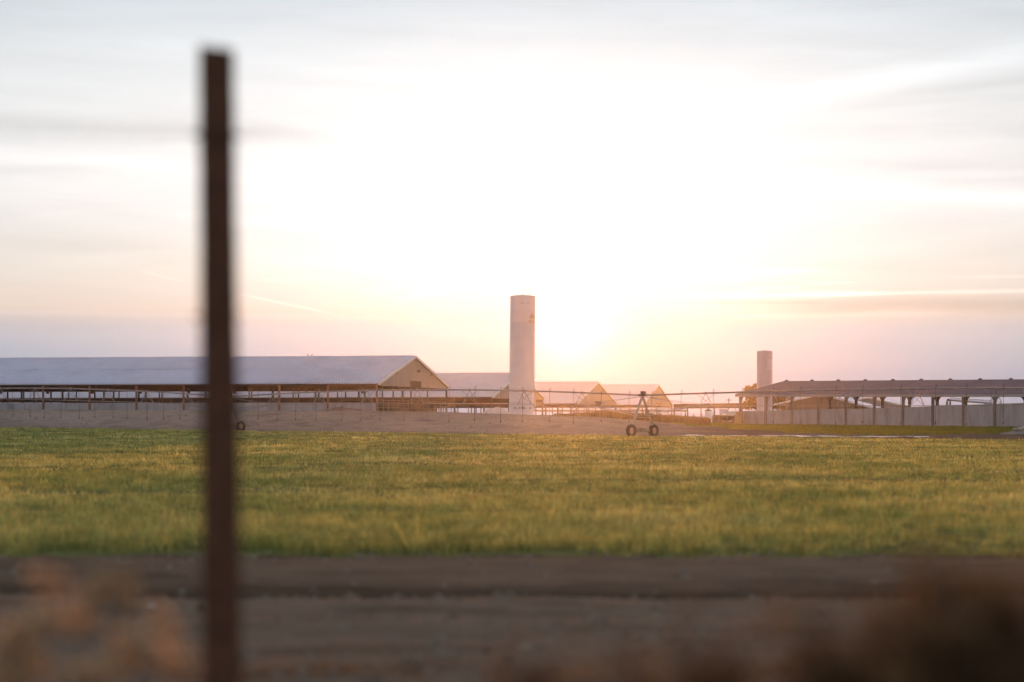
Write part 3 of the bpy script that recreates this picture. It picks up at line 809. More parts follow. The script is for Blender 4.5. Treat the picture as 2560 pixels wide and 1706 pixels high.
for k in range(1, NB + 1):
    o = cap0.copy(); C.objects.link(o); o.parent = shed; o.location = e * (k * BAY) + Vector((0, 0, sl(k * BAY))); WLOC[o.name] = WLOC[cap0.name]
def shed_post(t, front):
    m = MB(); a = sp_(0, t, 0); zt = zE - .4 + (0 if front else .0)
    m.box((a.x, a.y, (zt + .1) / 2), (.34, .34, zt - .1), (e.x, e.y))
    m.box((a.x, a.y, .5), (.44, .44, .5), (e.x, e.y))
    if True:                                           # haunch towards the roof beam, curved
        sg = 1 if front else -1
        for sd_ in ((pp, sg), (e, 1), (e, -1)) if not front else ((pp, sg), (e, 1)):
            vv, s1_ = sd_
            for q in range(5):
                t0, t1 = q / 5, (q + 1) / 5
                h0 = .75 * (1 - t0) ** 2 + .10; h1 = .75 * (1 - t1) ** 2 + .10
                p0 = a + vv * (s1_ * (.17 + t0 * .62)); p1 = a + vv * (s1_ * (.17 + t1 * .62)); nn = Vector((-vv.y, vv.x, 0)) * .1
                m.hexa([p0 - nn + Vector((0, 0, zt - h0)), p1 - nn + Vector((0, 0, zt - h1)), p1 + nn + Vector((0, 0, zt - h1)), p0 + nn + Vector((0, 0, zt - h0)),
                        p0 - nn + Vector((0, 0, zt)), p1 - nn + Vector((0, 0, zt)), p1 + nn + Vector((0, 0, zt)), p0 + nn + Vector((0, 0, zt))])
    return m.build('post', M['steel_grey'] if front else M['steel_dark'], shed)
for t, fr_ in ((0.0, True), (W2, False)):
    p0 = shed_post(t, fr_)
    for k in range(1, NB + 1):
        o = p0.copy(); C.objects.link(o); o.parent = shed; o.location = e * (k * BAY) + Vector((0, 0, sl(k * BAY))); WLOC[o.name] = WLOC[p0.name]

# concrete wall between the shed's front posts
T_WT = [(1857, 1028), (1915, 1027), (2045, 1023.5), (2180, 1022), (2330, 1016), (2407, 1013), (2487, 1010), (2560, 1008), (2800, 1000)]
wall = thing('retaining_wall', 'grey concrete panel wall running between the front posts of the shed', 'wall', (SO.x, SO.y, .6))
def wtop(s):
    q = SO + e * s; px = 1280 + F * q.x / q.y
    return CZ + (HOR - float(ip(px, T_WT))) * q.y / F
for k in range(NB):
    m = MB(); a, b_ = k * BAY + .24, (k + 1) * BAY - .24
    for (u0, u1) in ((a, (a + b_) / 2 - .015), ((a + b_) / 2 + .015, b_)):
        q = []
        for zz in (0, 1):
            for s_, t in ((u0, -.02), (u1, -.02), (u1, .28), (u0, .28)):
                c = SO + e * s_ + pp * t; c.z = (gz(c.x, c.y) - .5) if zz == 0 else wtop(s_)
                q.append(c)
        m.hexa(q)
    m.build('wall_panel', M['concrete'], wall)
m = MB(); q = []
bz = gz(*(P(1846, 1062, 390).xy)) - .3
for zz, (xa, xb), dd in ((bz, (1836, 1857.5), 1.6), (CZ + (HOR - 1029) * 390 / F, (1842, 1858), 1.2)):
    A, B = P(xa, 1050, 389.6), P(xb, 1050, 389.6)
    q += [Vector((A.x, A.y, zz)), Vector((B.x, B.y, zz)), Vector((B.x, B.y + dd, zz)), Vector((A.x, A.y + dd, zz))]
m.hexa(q); 
eo = m.build('wall_end', M['tan'], wall); eo['label'] = 'tapered tan end block of the wall'

# ------------------------------------------------------------------ buildings behind the shed
def small_barn(name, label, pxl, pxp, pxr, yl, yp, yr_, D, depth, wallm, roofm, pxw0, pxw1, ybase=1046):
    A, Pk, B = P(pxl, yl, D), P(pxp, yp, D), P(pxr, yr_, D)
    root = thing(name, label, 'barn', (Pk.x, D, gz(Pk.x, D)))
    dv = Vector((.25, 1, 0)).normalized() * depth
    zb = CZ + (HOR - ybase) * D / F - 1.0
    w0, w1 = P(pxw0, 0, D), P(pxw1, 0, D)
    def zroof(x):
        return A.z + (Pk.z - A.z) * (x - A.x) / (Pk.x - A.x) if x < Pk.x else B.z + (Pk.z - B.z) * (B.x - x) / (B.x - Pk.x)
    m = MB(); n_ = 24
    for k in range(n_):
        xa = w0.x + (w1.x - w0.x) * k / n_; xb = w0.x + (w1.x - w0.x) * (k + 1) / n_; o_ = .05 * (k % 2)
        def zz(x): return min(zroof(x), Pk.z) - .22
        if xa < Pk.x < xb: xb2 = xb
        m.hexa([Vector((xa, D + .5 - o_, zb)), Vector((xb, D + .5 - o_, zb)), Vector((xb, D + .8, zb)), Vector((xa, D + .8, zb)),
                Vector((xa, D + .5 - o_, zz(xa))), Vector((xb, D + .5 - o_, zz(xb))), Vector((xb, D + .8, zz(xb))), Vector((xa, D + .8, zz(xa)))])
    for xw in (w0.x, w1.x): m.hexa([Vector((xw - .1, D + .82, zb)), Vector((xw + .1, D + .82, zb)), Vector((xw + .1, D + .82, zb)) + dv, Vector((xw - .1, D + .82, zb)) + dv,
                                    Vector((xw - .1, D + .82, zroof(xw) - .25)), Vector((xw + .1, D + .82, zroof(xw) - .25)), Vector((xw + .1, D + .82, zroof(xw) - .25)) + dv, Vector((xw - .1, D + .82, zroof(xw) - .25)) + dv])
    m.build('wall', M[wallm], root)
    r = MB(); th = Vector((0, 0, .16))
    for a, b_ in ((A, Pk), (B, Pk)):
        r.hexa([a - th, b_ - th, b_ - th + dv, a - th + dv, a, b_, b_ + dv, a + dv])
    r.build('roof', M[roofm], root)
    t = MB()
    for a, b_ in ((A, Pk), (B, Pk)): t.beam(a + Vector((0, -.06, -.12)), b_ + Vector((0, -.06, -.12)), .1, .34)
    t.build('rake_trim', M['trim'], root)
    return root
small_barn('brown_barn', 'brown gabled barn seen through the middle of the open shed', 1932, 2052, 2178, 1011, 984.5, 1018, 470, 26, 'gable_dark', 'roof', 1966, 2140)
small_barn('pale_barn', 'pale low-roofed barn peeping past the right of the brown barn', 2086, 2170, 2256, 1012, 993, 1013, 560, 30, 'concrete', 'roof_far', 2095, 2246)
lp = P(1834, 1029, 620)
m = MB(); a, b_ = P(1821, 1025.5, 600), P(1884, 1025.5, 590)
low = thing('low_building', 'long low pale building behind the pen, left of the shed corner', 'building', (a.x, a.y, .9))
zb = .5
m.hexa([Vector((a.x, a.y, zb)), Vector((b_.x, b_.y, zb)), Vector((b_.x, b_.y + 8, zb)), Vector((a.x, a.y + 8, zb)), a - Vector((0, 0, .35)), b_ - Vector((0, 0, .35)), b_ + Vector((0, 8, -.35)), a + Vector((0, 8, -.35))])
m.build('wall', M['trim'], low)
m = MB(); m.hexa([a + Vector((-.3, -.3, -.35)), b_ + Vector((.3, -.3, -.35)), b_ + Vector((.3, 8.3, -.35)), a + Vector((-.3, 8.3, -.35)), a + Vector((-.3, 3.8, .1)), b_ + Vector((.3, 3.8, .1)), b_ + Vector((.3, 4.2, .1)), a + Vector((-.3, 4.2, .1))])
m.build('roof', M['roof_far'], low)
# white box trailer
c = P(1809, 1028, 560); tl = thing('box_trailer', 'pale blue-white box trailer parked behind the cattle pen', 'trailer', (c.x, c.y, gz(c.x, c.y)))
m = MB(); wd = 22 / F * 560; ht = 10.5 / F * 560
m.box(c, (wd, 2.4, ht)); m.box(c + Vector((0, 0, -ht / 2 - .1)), (wd * 1.02, 2.3, .14)); m.build('box', M['pale_panel'], tl)
for sx_ in (-.36, .36):
    m = MB(); q = c + Vector((sx_ * wd, -1.0, 0)); q.z = gz(q.x, q.y) + .45
    m.lathe(q, [(.05, -.13), (.3, -.13), (.45, -.1), (.45, .1), (.3, .13), (.05, .13)], 16, (0, 1, 0)); m.build('wheel', M['tyre'], tl)
m = MB()
for sx_ in (-.36, .36): m.beam(c + Vector((sx_ * wd, -.6, -ht / 2)), Vector((c.x + sx_ * wd, c.y - .6, gz(c.x, c.y) + .4)), .14)
m.build('undercarriage', M['steel_dark'], tl)
# utility pole with one line
c = G(1822, 640); up_ = thing('utility_pole', 'thin utility pole standing above the flat shade roof', 'pole', c)
m = MB(); zt = CZ + (HOR - 996) * 640 / F
m.tube([c, (c.x, c.y, zt)], [.16, .11], 8); m.build('pole', M['bark'], up_)
m = MB(); m.beam((c.x - .7, c.y, zt - .5), (c.x + .7, c.y, zt - .5), .12); m.build('crossarm', M['bark'], up_)

# ------------------------------------------------------------------ white tank
c = G(1771, 372); tk = thing('storage_tank', 'white upright storage tank with a conical lid on the grass edge', 'tank', c)
zt = CZ + (HOR - 1028) * 372 / F; H = zt - c.z; r_ = 18.5 / F * 372 / 2
m = MB(); prof = [(r_, -.1)]
for k in range(5): prof += [(r_, H * k / 5 + .05), (r_ * 1.03, H * k / 5 + .1), (r_ * 1.03, H * (k + 1) / 5 - .08), (r_, H * (k + 1) / 5 - .03)]
m.lathe(c, prof, 28); m.build('tank_body', M['white'], tk, True)
m = MB(); m.lathe(c, [(r_ * 1.05, H - .03), (r_ * 1.0, H + .05), (.22, H + .26), (.2, H + .36), (.01, H + .38)], 24); m.build('lid', M['gable_dark'], tk, True)

# ------------------------------------------------------------------ cattle
def cow_mesh():
    m = MB()
    def loft(secs, n=10):
        i0 = len(m.v)
        for (x, z, ry, rz) in secs:
            for j in range(n):
                t = 2 * math.pi * j / n; m.v.append((x, ry * math.cos(t), z + rz * math.sin(t)))
        for k in range(len(secs) - 1):
            for j in range(n): m.f.append((i0 + k * n + j, i0 + k * n + (j + 1) % n, i0 + (k + 1) * n + (j + 1) % n, i0 + (k + 1) * n + j))
        m.f.append(tuple(i0 + j for j in range(n))[::-1]); m.f.append(tuple(i0 + (len(secs) - 1) * n + j for j in range(n)))
    loft([(-.92, 1.05, .08, .12), (-.86, 1.05, .22, .26), (-.6, 1.02, .29, .36), (-.15, .96, .34, .42), (.3, .95, .33, .43), (.6, 1.0, .26, .38), (.78, 1.08, .19, .28), (.95, 1.15, .14, .2), (1.1, 1.18, .13, .17),
          (1.22, 1.15, .13, .15), (1.4, 1.05, .09, .11), (1.55, .98, .075, .085), (1.6, .97, .04, .05)])
    for x, y, hind in ((.55, .17, 0), (.5, -.17, 0), (-.7, .17, 1), (-.62, -.17, 1)):
        if hind: m.tube([(x, y, .95), (x + .12, y, .68), (x - .1, y, .42), (x - .04, y, .08), (x + .02, y, 0)], [.17, .11, .06, .05, .065], 7)
        else: m.tube([(x, y, .85), (x + .02, y, .48), (x, y, .42), (x, y, .08), (x + .03, y, 0)], [.12, .065, .06, .045, .06], 7)
    m.tube([(-.9, 0, 1.18), (-1.0, 0, 1.0), (-1.0, 0, .55), (-.99, 0, .42)], [.04, .03, .02, .045], 6)
    for s_ in (-1, 1): m.tube([(1.16, .09 * s_, 1.26), (1.14, .26 * s_, 1.22)], [.05, .02], 5)
    return m
cow0 = cow_mesh().build('cow', M['cow'], None, True)
cows = [(1788, 392, 100, 1.0, 'dark cow right beside the white storage tank'), (1803, 398, 20, 1.02, 'dark cow side-on, second along from the white tank'),
        (1813, 394, -35, .96, 'dark cow in the middle of the row beside the tank'), (1824, 402, 170, 1.0, 'dark cow facing left, second from the wall end'),
        (1833, 396, 60, .98, 'dark cow nearest to the tan wall end'), (1845, 410, 10, 1.0, 'dark cow mostly hidden behind the tan wall end')]
for k, (px, D, rz, s_, lb) in enumerate(cows):
    o = cow0 if k == 0 else cow0.copy()
    if k: C.objects.link(o)
    o.location = G(px, D); o.rotation_euler = (0, 0, R(rz)); o.scale = (s_,) * 3
    tag(o, lb, 'cow', 'cattle standing in the pen')

# pen fence on the yard edge
fn = thing('pen_fence', 'thin wire fence with short posts along the weedy yard edge', 'fence', G(1500, 374))
pts = [G(1440 + 21 * k, 374 + k * .9) for k in range(20)]
first = None
for q in pts:
    if first is None:
        m = MB(); m.tube([q - Vector((0, 0, .2)), q + Vector((0, 0, 1.5))], .055, 6); first = m.build('fence_post', M['rail'], fn); fq = q
    else:
        o = first.copy(); C.objects.link(o); o.parent = fn; o.location = q - fq; WLOC[o.name] = WLOC[first.name]
m = MB()
for z_ in (.5, .95, 1.35): m.tube([q + Vector((0, 0, z_)) for q in pts], .018, 4)
m.build('wire', M['rail'], fn)

# heaps
def heap(name, label, cat, px, D, wpx, ytop, m_, seed, depth=4.0, steep=1.0):
    rs = np.random.default_rng(seed); c = G(px, D); wx = wpx / F * D / 2; H = CZ + (HOR - ytop) * D / F - c.z
    n_, k_ = 40, 12; V = []; Fc = []
    ph = rs.uniform(0, 6.28, 8)
    for a in range(k_ + 1):
        t = a / k_
        for j in range(n_):
            th = 6.283 * j / n_
            wob = 1 + .12 * math.sin(3 * th + ph[0]) + .08 * math.sin(5 * th + ph[1]) + .05 * math.sin(9 * th + ph[2])
            xx = c.x + math.cos(th) * wx * t * wob; yy = c.y + math.sin(th) * depth * t * wob
            z = gz(xx, yy) - .05 + H * max(0, 1 - t ** (1.2 * steep)) * (1 + .10 * math.sin(th * 4 + t * 9 + ph[3])) + .05 * math.sin(xx * 5 + yy * 3)
            V.append((xx, yy, z))
    for a in range(k_):
        for j in range(n_): Fc.append((a * n_ + j, a * n_ + (j + 1) % n_, (a + 1) * n_ + (j + 1) % n_, (a + 1) * n_ + j))
    b_ = MB(); b_.v = V; b_.f = Fc
    o = b_.build(name, m_, None, True, loc=c)
    return tag(o, label, cat)
M['heap_pale'] = soil('pale_feed', [(.42, .34, .30), (.55, .47, .42)], 1.5, .5, 6)
M['heap_dark'] = soil('dark_soil_heap', [(.11, .08, .065), (.17, .12, .10)], 1.5, .6, 6)
heap('soil_mound', 'dark soil mound against the low wall of the nearest barn', 'mound', 853, 335, 150, 1017, M['heap_dark'], 3, 3.0, .8)
heap('feed_pile', 'pale rounded pile at the left foot of the white silo', 'pile', 1244, 412, 68, 1019, M['heap_pale'], 5, 5, 2.0)
heap('rubble_heap', 'pale rubble heap behind the left wheel of the irrigation tower', 'heap', 1590, 352, 46, 1046, M['concrete_pale'], 6, 1.5, 1.6)
heap('rubble_heap', 'small pale rubble heap between irrigation tower and storage tank', 'heap', 1687, 358, 24, 1049, M['concrete_pale'], 8, 1.0, 2.2)
# slab stack at the right edge
c = G(2552, 262); sl_ = thing('slab_stack', 'pale broken concrete slabs stacked on the verge at the right edge', 'slabs', c)
for k, (dx, dy, w_, d_, z_, h_, a_, ti) in enumerate(((-.1, 0, 2.7, 1.7, .10, .30, .2, .06), (.3, .1, 2.2, 1.5, .44, .20, -.25, -.12), (.1, .2, 1.6, 1.2, .68, .16, .5, .20), (1.7, -.3, 1.5, 1.0, .2, .36, -.2, -.1), (-1.3, .3, .9, 1.2, .12, .26, .9, .16))):
    m = MB(); m.box((c.x + dx, c.y + dy, c.z + z_), (w_, d_, h_), (1, a_)); rs = random.Random(k + 40)
    m.v = [(x_ + rs.uniform(-.12, .12), y_ + rs.uniform(-.12, .12), z1 + (x_ - c.x - dx) * ti + rs.uniform(-.05, .05)) for x_, y_, z1 in m.v]
    m.build('slab', M['slab'] if k else M['concrete'], sl_)
# auger conveyor beyond the wall
A, B = P(2376, 1001, 400), P(2480, 1009, 385)
ag = thing('auger_conveyor', 'pale lattice conveyor boom showing above the wall at the right', 'conveyor', (B.x, B.y, gz(B.x, B.y)))
m = MB(); m.tube([A, B], .14, 8)
for k in range(16):
    q = A.lerp(B, k / 15); m.beam(q + Vector((0, 0, .0)), q + Vector((0, 0, .42)), .05)
    if k < 15: m.beam(q + Vector((0, 0, .42)), A.lerp(B, (k + 1) / 15), .04)
m.tube([A + Vector((0, 0, .42)), B + Vector((0, 0, .42))], .05, 6); m.build('boom', M['galv'], ag)
m = MB(); m.tube([A, A + Vector((-.4, 0, .1)), A + Vector((-.55, 0, -.3)), A + Vector((-.55, 0, -.9))], [.2, .2, .17, .17], 8); m.build('spout', M['steel_grey'], ag)
m = MB()
for t in (.0, .85):
    q = A.lerp(B, t); m.beam(q, Vector((q.x + .2, q.y, gz(q.x, q.y))), .12); m.beam(q, Vector((q.x - .9, q.y + 1, gz(q.x, q.y))), .12)
m.build('leg', M['steel_dark'], ag)

# ------------------------------------------------------------------ tree
def tree(px, D, wpx, ytop, ycrown, label, seed):
    rs = np.random.default_rng(seed); b0 = G(px, D)
    zt = CZ + (HOR - ytop) * D / F; zc = CZ + (HOR - ycrown) * D / F; rw = wpx / F * D / 2
    root = thing('tree', label, 'tree', b0)
    m = MB(); ends = []
    m.tube([b0 - Vector((0, 0, .2)), b0 + Vector((.1, 0, 1.4)), b0 + Vector((.2, .1, 2.6))], [.42, .33, .28], 9)
    for k in range(13):
        a = 6.283 * k / 13 + rs.uniform(-.2, .2); rr = rw * rs.uniform(.35, .85); h_ = rs.uniform(.35, .95)
        tip = Vector((b0.x + math.cos(a) * rr, b0.y + math.sin(a) * rr, b0.z + (zt - b0.z) * h_))
        mid = b0.lerp(tip, .5) + Vector((0, 0, .6)); st0 = b0 + Vector((.15, .05, rs.uniform(1.6, 2.6)))
        m.tube([st0, mid, tip], [.17, .1, .03], 6); ends += [mid, tip]
    m.build('trunk', M['bark'], root)
    cl = []
    for k in range(85):
        for _ in range(50):
            d = rs.normal(size=3); d /= np.linalg.norm(d); rr = rs.uniform(.3, 1) ** .5
            q = np.array([b0.x + d[0] * rw * rr, b0.y + d[1] * rw * rr, (zt + zc) / 2 + d[2] * (zt - zc) / 2 * rr])
            if q[2] > zc: break
        cl.append((q, rs.uniform(.5, 1.25)))
    pos_, nrm = [], []
    for q, rr in cl:
        n_ = int(210 * rr); d = rs.normal(size=(n_, 3)); d /= np.linalg.norm(d, axis=1)[:, None]
        pos_.append(q + d * rr * rs.uniform(.5, 1.05, (n_, 1)) * np.array([1.05, 1.05, .8]))
    Pn = np.concatenate(pos_); n_ = len(Pn)
    a = rs.normal(size=(n_, 3)); a /= np.linalg.norm(a, axis=1)[:, None]; b = np.cross(a, rs.normal(size=(n_, 3))); b /= np.linalg.norm(b, axis=1)[:, None]
    sz = rs.uniform(.14, .30, (n_, 1))
    V = np.stack([Pn - a * sz, Pn - b * sz * .6, Pn + a * sz, Pn + b * sz * .6], 1) - np.array(b0)
    t = np.repeat((rs.uniform(.6, 1.4, (n_, 1)) * np.ones((1, 3)))[:, None, :], 4, 1)
    raw_mesh('crown', V.reshape(-1, 3), np.arange(n_ * 4).reshape(-1, 4), M['leaf'], t.reshape(-1, 3), root)
M['leaf'] = leafmat('tree_leaf', .45, (1.5, 1.2, .5), (.05, .045, .016), (.085, .07, .022), .25, (.12, .09, .03))
tree(1912, 605, 132, 961, 1036, 'round olive-brown tree split in two by the grey silo', 11)

# ------------------------------------------------------------------ centre-pivot irrigator
dA = Vector((.687, -.727, 0)).normalized(); dP = Vector((-dA.y, dA.x, 0)) * -1   # along the pipe / along the wheels' roll
if dP.y < 0: dP = dP * -1
TA = P(1606, 989, 226); TB = P(574, 992.5, 271)
dA = (TA - TB); dA.z = 0; SPAN = dA.length; dA.normalize(); dP = Vector((-dA.y, dA.x, 0))
if dP.y < 0: dP = -dP
pv = thing('pivot_irrigator', 'long wheeled irrigation pipe on A-frame towers stretching across the far edge of the field', 'irrigator', (TA.x, TA.y, gz(TA.x, TA.y)))
TC = TB - dA * SPAN; TC.z = 5.3
TD = TA + dA * SPAN; TD.z = 3.85
def arch(a, b, t, sag): 
    q = a.lerp(b, t); q.z += sag * 4 * t * (1 - t); return q
spans = [(TC, TB, .55), (TB, TA, .65), (TA, TD, .32)]
for (a, b, sag) in spans:
    m = MB(); pts = [arch(a, b, k / 24, sag) for k in range(25)]
    m.tube(pts, .085, 10)
    for k in range(1, 8):
        q = arch(a, b, k / 8, sag); m.tube([q - dA * .05, q + dA * .05], .15, 10)
    m.build('water_pipe', M['galv'], pv, True)
    nodes = {-1: [], 1: []}
    for k in range(1, 8):
        t = k / 8; q = arch(a, b, t, sag); dep = 1.0 + .42 * math.sin(math.pi * t)
        s_ = MB(); fe = []
        for sg in (-1, 1):
            n_ = q + dP * (sg * .95) - Vector((0, 0, dep)); nodes[sg].append(n_); fe.append(n_)
            s_.tube([q, n_], .032, 5)
        s_.tube(fe, .026, 5); s_.tube([q + dA * 1.2, fe[0]], .02, 4); s_.tube([q - dA * 1.2, fe[1]], .02, 4)
        s_.build('truss_strut', M['galv'], pv)
    rd = MB()
    for sg in (-1, 1):
        ch = [a - Vector((0, 0, 1.35)) + dP * sg * .5] + nodes[sg] + [b - Vector((0, 0, 1.35)) + dP * sg * .5]
        rd.tube(ch, .02, 5)
        rd.tube([a - Vector((0, 0, .1)), nodes[sg][0]], .016, 4); rd.tube([b - Vector((0, 0, .1)), nodes[sg][-1]], .016, 4)
    rd.build('truss_rod', M['galv'], pv)
    nd = 18
    for k in range(nd):
        t = (k + .5 + random.uniform(-.12, .12)) / nd; q = arch(a, b, t, sag)
        if abs(q.x / q.y) > .235: continue
        zb = gz(q.x, q.y) + 1.3 + random.uniform(-.12, .12)
        sd_ = dP * (-.16)
        m = MB(); m.tube([q + Vector((0, 0, .05)), q + Vector((0, 0, .30)), q + sd_ * .5 + Vector((0, 0, .40)), q + sd_ + Vector((0, 0, .28)), q + sd_ + Vector((random.uniform(-.08, .08), 0, zb - q.z))], .018, 5)
        e_ = m.v[-1]; e_ = Vector((q.x + sd_.x, q.y + sd_.y, zb)); m.lathe(e_, [(.02, .12), (.045, .06), (.045, -.06), (.02, -.12)], 6)
        m.build('drop_hose', M['steel_dark'], pv)
def tower(T, gap, wr):
    g0 = gz(T.x, T.y); hub = []
    for sg in (-1, 1):
        c = T + dP * (sg * gap / 2); c.z = gz(c.x, c.y) + wr - .06; hub.append(c)
        tw = MB(); w_ = .17
        tw.lathe(c, [(wr * .58, -w_ * .8), (wr * .75, -w_), (wr * .95, -w_ * .95), (wr, -w_ * .6), (wr, w_ * .6), (wr * .95, w_ * .95), (wr * .75, w_), (wr * .58, w_ * .8), (wr * .58, -w_ * .8)], 28, dA)
        for k in range(20):
            t = 6.283 * k / 20; rv = dP * math.cos(t) + Vector((0, 0, math.sin(t)))
            tw.beam(c + rv * wr * .99 - dA * w_, c + rv * wr * .99 + dA * w_, .07, .07)
        wo = tw.build('wheel', M['tyre'], pv)
        rm = MB(); rm.lathe(c, [(.02, -.1), (.12, -.1), (.14, -.04), (wr * .45, .0), (wr * .575, -.06), (wr * .575, .06), (wr * .4, .04), (.1, .1), (.02, .1)], 20, dA)
        rm.build('rim', M['rust_rim'], wo)
    f = MB()
    h0, h1 = hub
    f.beam(h0 + Vector((0, 0, .0)), h1 + Vector((0, 0, .0)), .14, .2)
    f.beam(h0 + Vector((0, 0, .22)), h1 + Vector((0, 0, .22)), .07, .07)
    f.box((h0 + h1) / 2 + Vector((0, 0, .05)), (.5, .3, .3), (dP.x, dP.y))
    base = f.build('base_beam', M['steel_grey'], pv)
    for q in hub:
        lg = MB(); lg.beam(q + (T - q) * .0 + Vector((0, 0, .1)), Vector((T.x, T.y, T.z - .05)), .17, .17)
        lg.build('tower_leg', M['galv'], pv)
    br = MB(); 
    for fr_ in (.38,):
        br.beam(h0.lerp(T, fr_), h1.lerp(T, fr_), .07)
    for sgn in (-1, 1):
        br.tube([T + dA * sgn * 7.6 - Vector((0, 0, .85)), h0.lerp(T, .42)], .03, 5); br.tube([T + dA * sgn * 7.6 - Vector((0, 0, .85)), h1.lerp(T, .42)], .03, 5)
    br.build('tower_brace', M['galv'], pv)
    bx = MB(); bx.box(T + Vector((0, 0, .18)) + dA * .1, (.42, .3, .42), (dA.x, dA.y)); bx.box(T + Vector((0, 0, .02)), (.9, .24, .2), (dA.x, dA.y))
    bx.build('control_box', M['steel_dark'], pv)
M['rust_rim'] = mat('dusty_rim', (.22, .17, .13), (.30, .23, .18), 3, .8)
tower(TA + Vector((0, 0, 0)), 3.1, .56)
tower(TB, 3.1, .56)

# ------------------------------------------------------------------ birds on the ridge
def bird(pt3, flip):
    m = MB(); c = pt3
    secs = [(-.17, -.07, .012), (-.08, -.01, .04), (0, .03, .062), (.07, .09, .055), (.10, .15, .035), (.13, .18, .04), (.165, .185, .022), (.20, .18, .006)]
    m.tube([c + Vector((a * flip, 0, b_ + .09)) for a, b_, _ in secs], [q for _, _, q in secs], 8)
    m.tube([c + Vector((0, .015, .07)), c + Vector((0, .015, -.02))], .008, 4); m.tube([c + Vector((0, -.015, .07)), c + Vector((0, -.015, -.02))], .008, 4)
    return m.build('bird', M['steel_dark'], None, loc=c)
for px_, fl, lb in ((769.5, -1, 'left one of two dark birds perched on the barn ridge'), (780, 1, 'right one of two dark birds perched on the barn ridge')):
    s_ = 0; best = None
    for k in range(800):
        q = b1pt(k * .1, 41.7 / 2, 0); qx = 1280 + F * q.x / q.y
        if best is None or abs(qx - px_) < best[0]: best = (abs(qx - px_), q)
    q = best[1]; q.z = b1z(41.7 / 2) + .12
    tag(bird(q, fl), lb, 'bird', 'birds on the barn ridge')

# ------------------------------------------------------------------ foreground: post, wire, dry weeds
PD = 8.3
top = P(541, 124, PD); foot = P(556, 1706, PD); dirv = (top - foot).normalized()
gpt = foot.copy()
while gpt.z > gz(gpt.x, gpt.y) - .25: gpt -= dirv * .02
post = thing('fence_post', 'tall dark rusty fence post out of focus in the foreground', 'fence post', (gpt.x, gpt.y, gz(gpt.x, gpt.y)))
m = MB(); w2 = .060; a = Vector((1, 0, 0)); b_ = Vector((0, 1, 0)); bv = .008
pa_ = math.atan2(.73, 6.0); ring = [(-w2 + bv, -w2), (w2 - bv, -w2), (w2, -w2 + bv), (w2, w2 - bv), (w2 - bv, w2), (-w2 + bv, w2), (-w2, w2 - bv), (-w2, -w2 + bv)]
ring = [(xx * math.cos(pa_) - yy * math.sin(pa_), xx * math.sin(pa_) + yy * math.cos(pa_)) for xx, yy in ring]
i0 = 0; N = 40; rr_ = random.Random(3)
for k in range(N + 1):
    q = gpt.lerp(top, k / N)
    for xx, yy in ring:
        fl = 1 + .13 * (1 - k / N); xx, yy = xx * fl, yy * fl
        z_ = q.z + (-.10 * xx if k == N else 0)
        m.v.append((q.x + xx * (1 + rr_.uniform(-.02, .02)), q.y + yy, z_))
for k in range(N):
    for j in range(8): m.f.append((k * 8 + j, k * 8 + (j + 1) % 8, (k + 1) * 8 + (j + 1) % 8, (k + 1) * 8 + j))
m.f.append(tuple(range(8))[::-1]); m.f.append(tuple(N * 8 + j for j in range(8)))
m.build('post', M['rust'], post)
for yy in (343, 795):
    q = P(543, yy, PD); t = MB(); q.y = PD
    t.tube([q + Vector((-.07, -.065, 0)), q + Vector((.06, -.08, .004)), q + Vector((.07, .065, .008)), q + Vector((-.06, .08, .004)), q + Vector((-.07, -.065, 0))], .006, 6)
    t.build('wire_tie', M['rust'], post)
def barbed(label, pts, rad, barbs):
    m = MB(); pts = [Vector(p) for p in pts]
    n_ = 160; path = []
    L = sum((pts[k + 1] - pts[k]).length for k in range(len(pts) - 1))
    for k in range(len(pts) - 1):
        seg = 60
        for j in range(seg): path.append(pts[k].lerp(pts[k + 1], j / seg) - Vector((0, 0, .02 * 4 * (j / seg) * (1 - j / seg))))
    path.append(pts[-1])
    for ph in (0, math.pi):
        m.tube([p + Vector((0, math.cos(k * .9 + ph), math.sin(k * .9 + ph))) * rad for k, p in enumerate(path)], rad, 6)
    for k in range(4, len(path) - 1, 9):
        p = path[k]
        m.tube([p + Vector((0, .012, .012)), p - Vector((.006, .012, .012))], rad * .5, 4)
    o = m.build('barbed_wire', M['rust'])
    return tag(o, label, 'wire', 'fence wires')
y0 = PD - .085
barbed('upper blurred barbed wire crossing near the top of the post', [P(-900, 285, y0), P(543, 343, y0), P(3500, 300, y0 + .6)], .0009, True)
barbed('lower faint barbed wire crossing the post just above the barns', [P(-900, 800, y0), P(543, 795, y0), P(3500, 790, y0 + .6)], .0006, True)

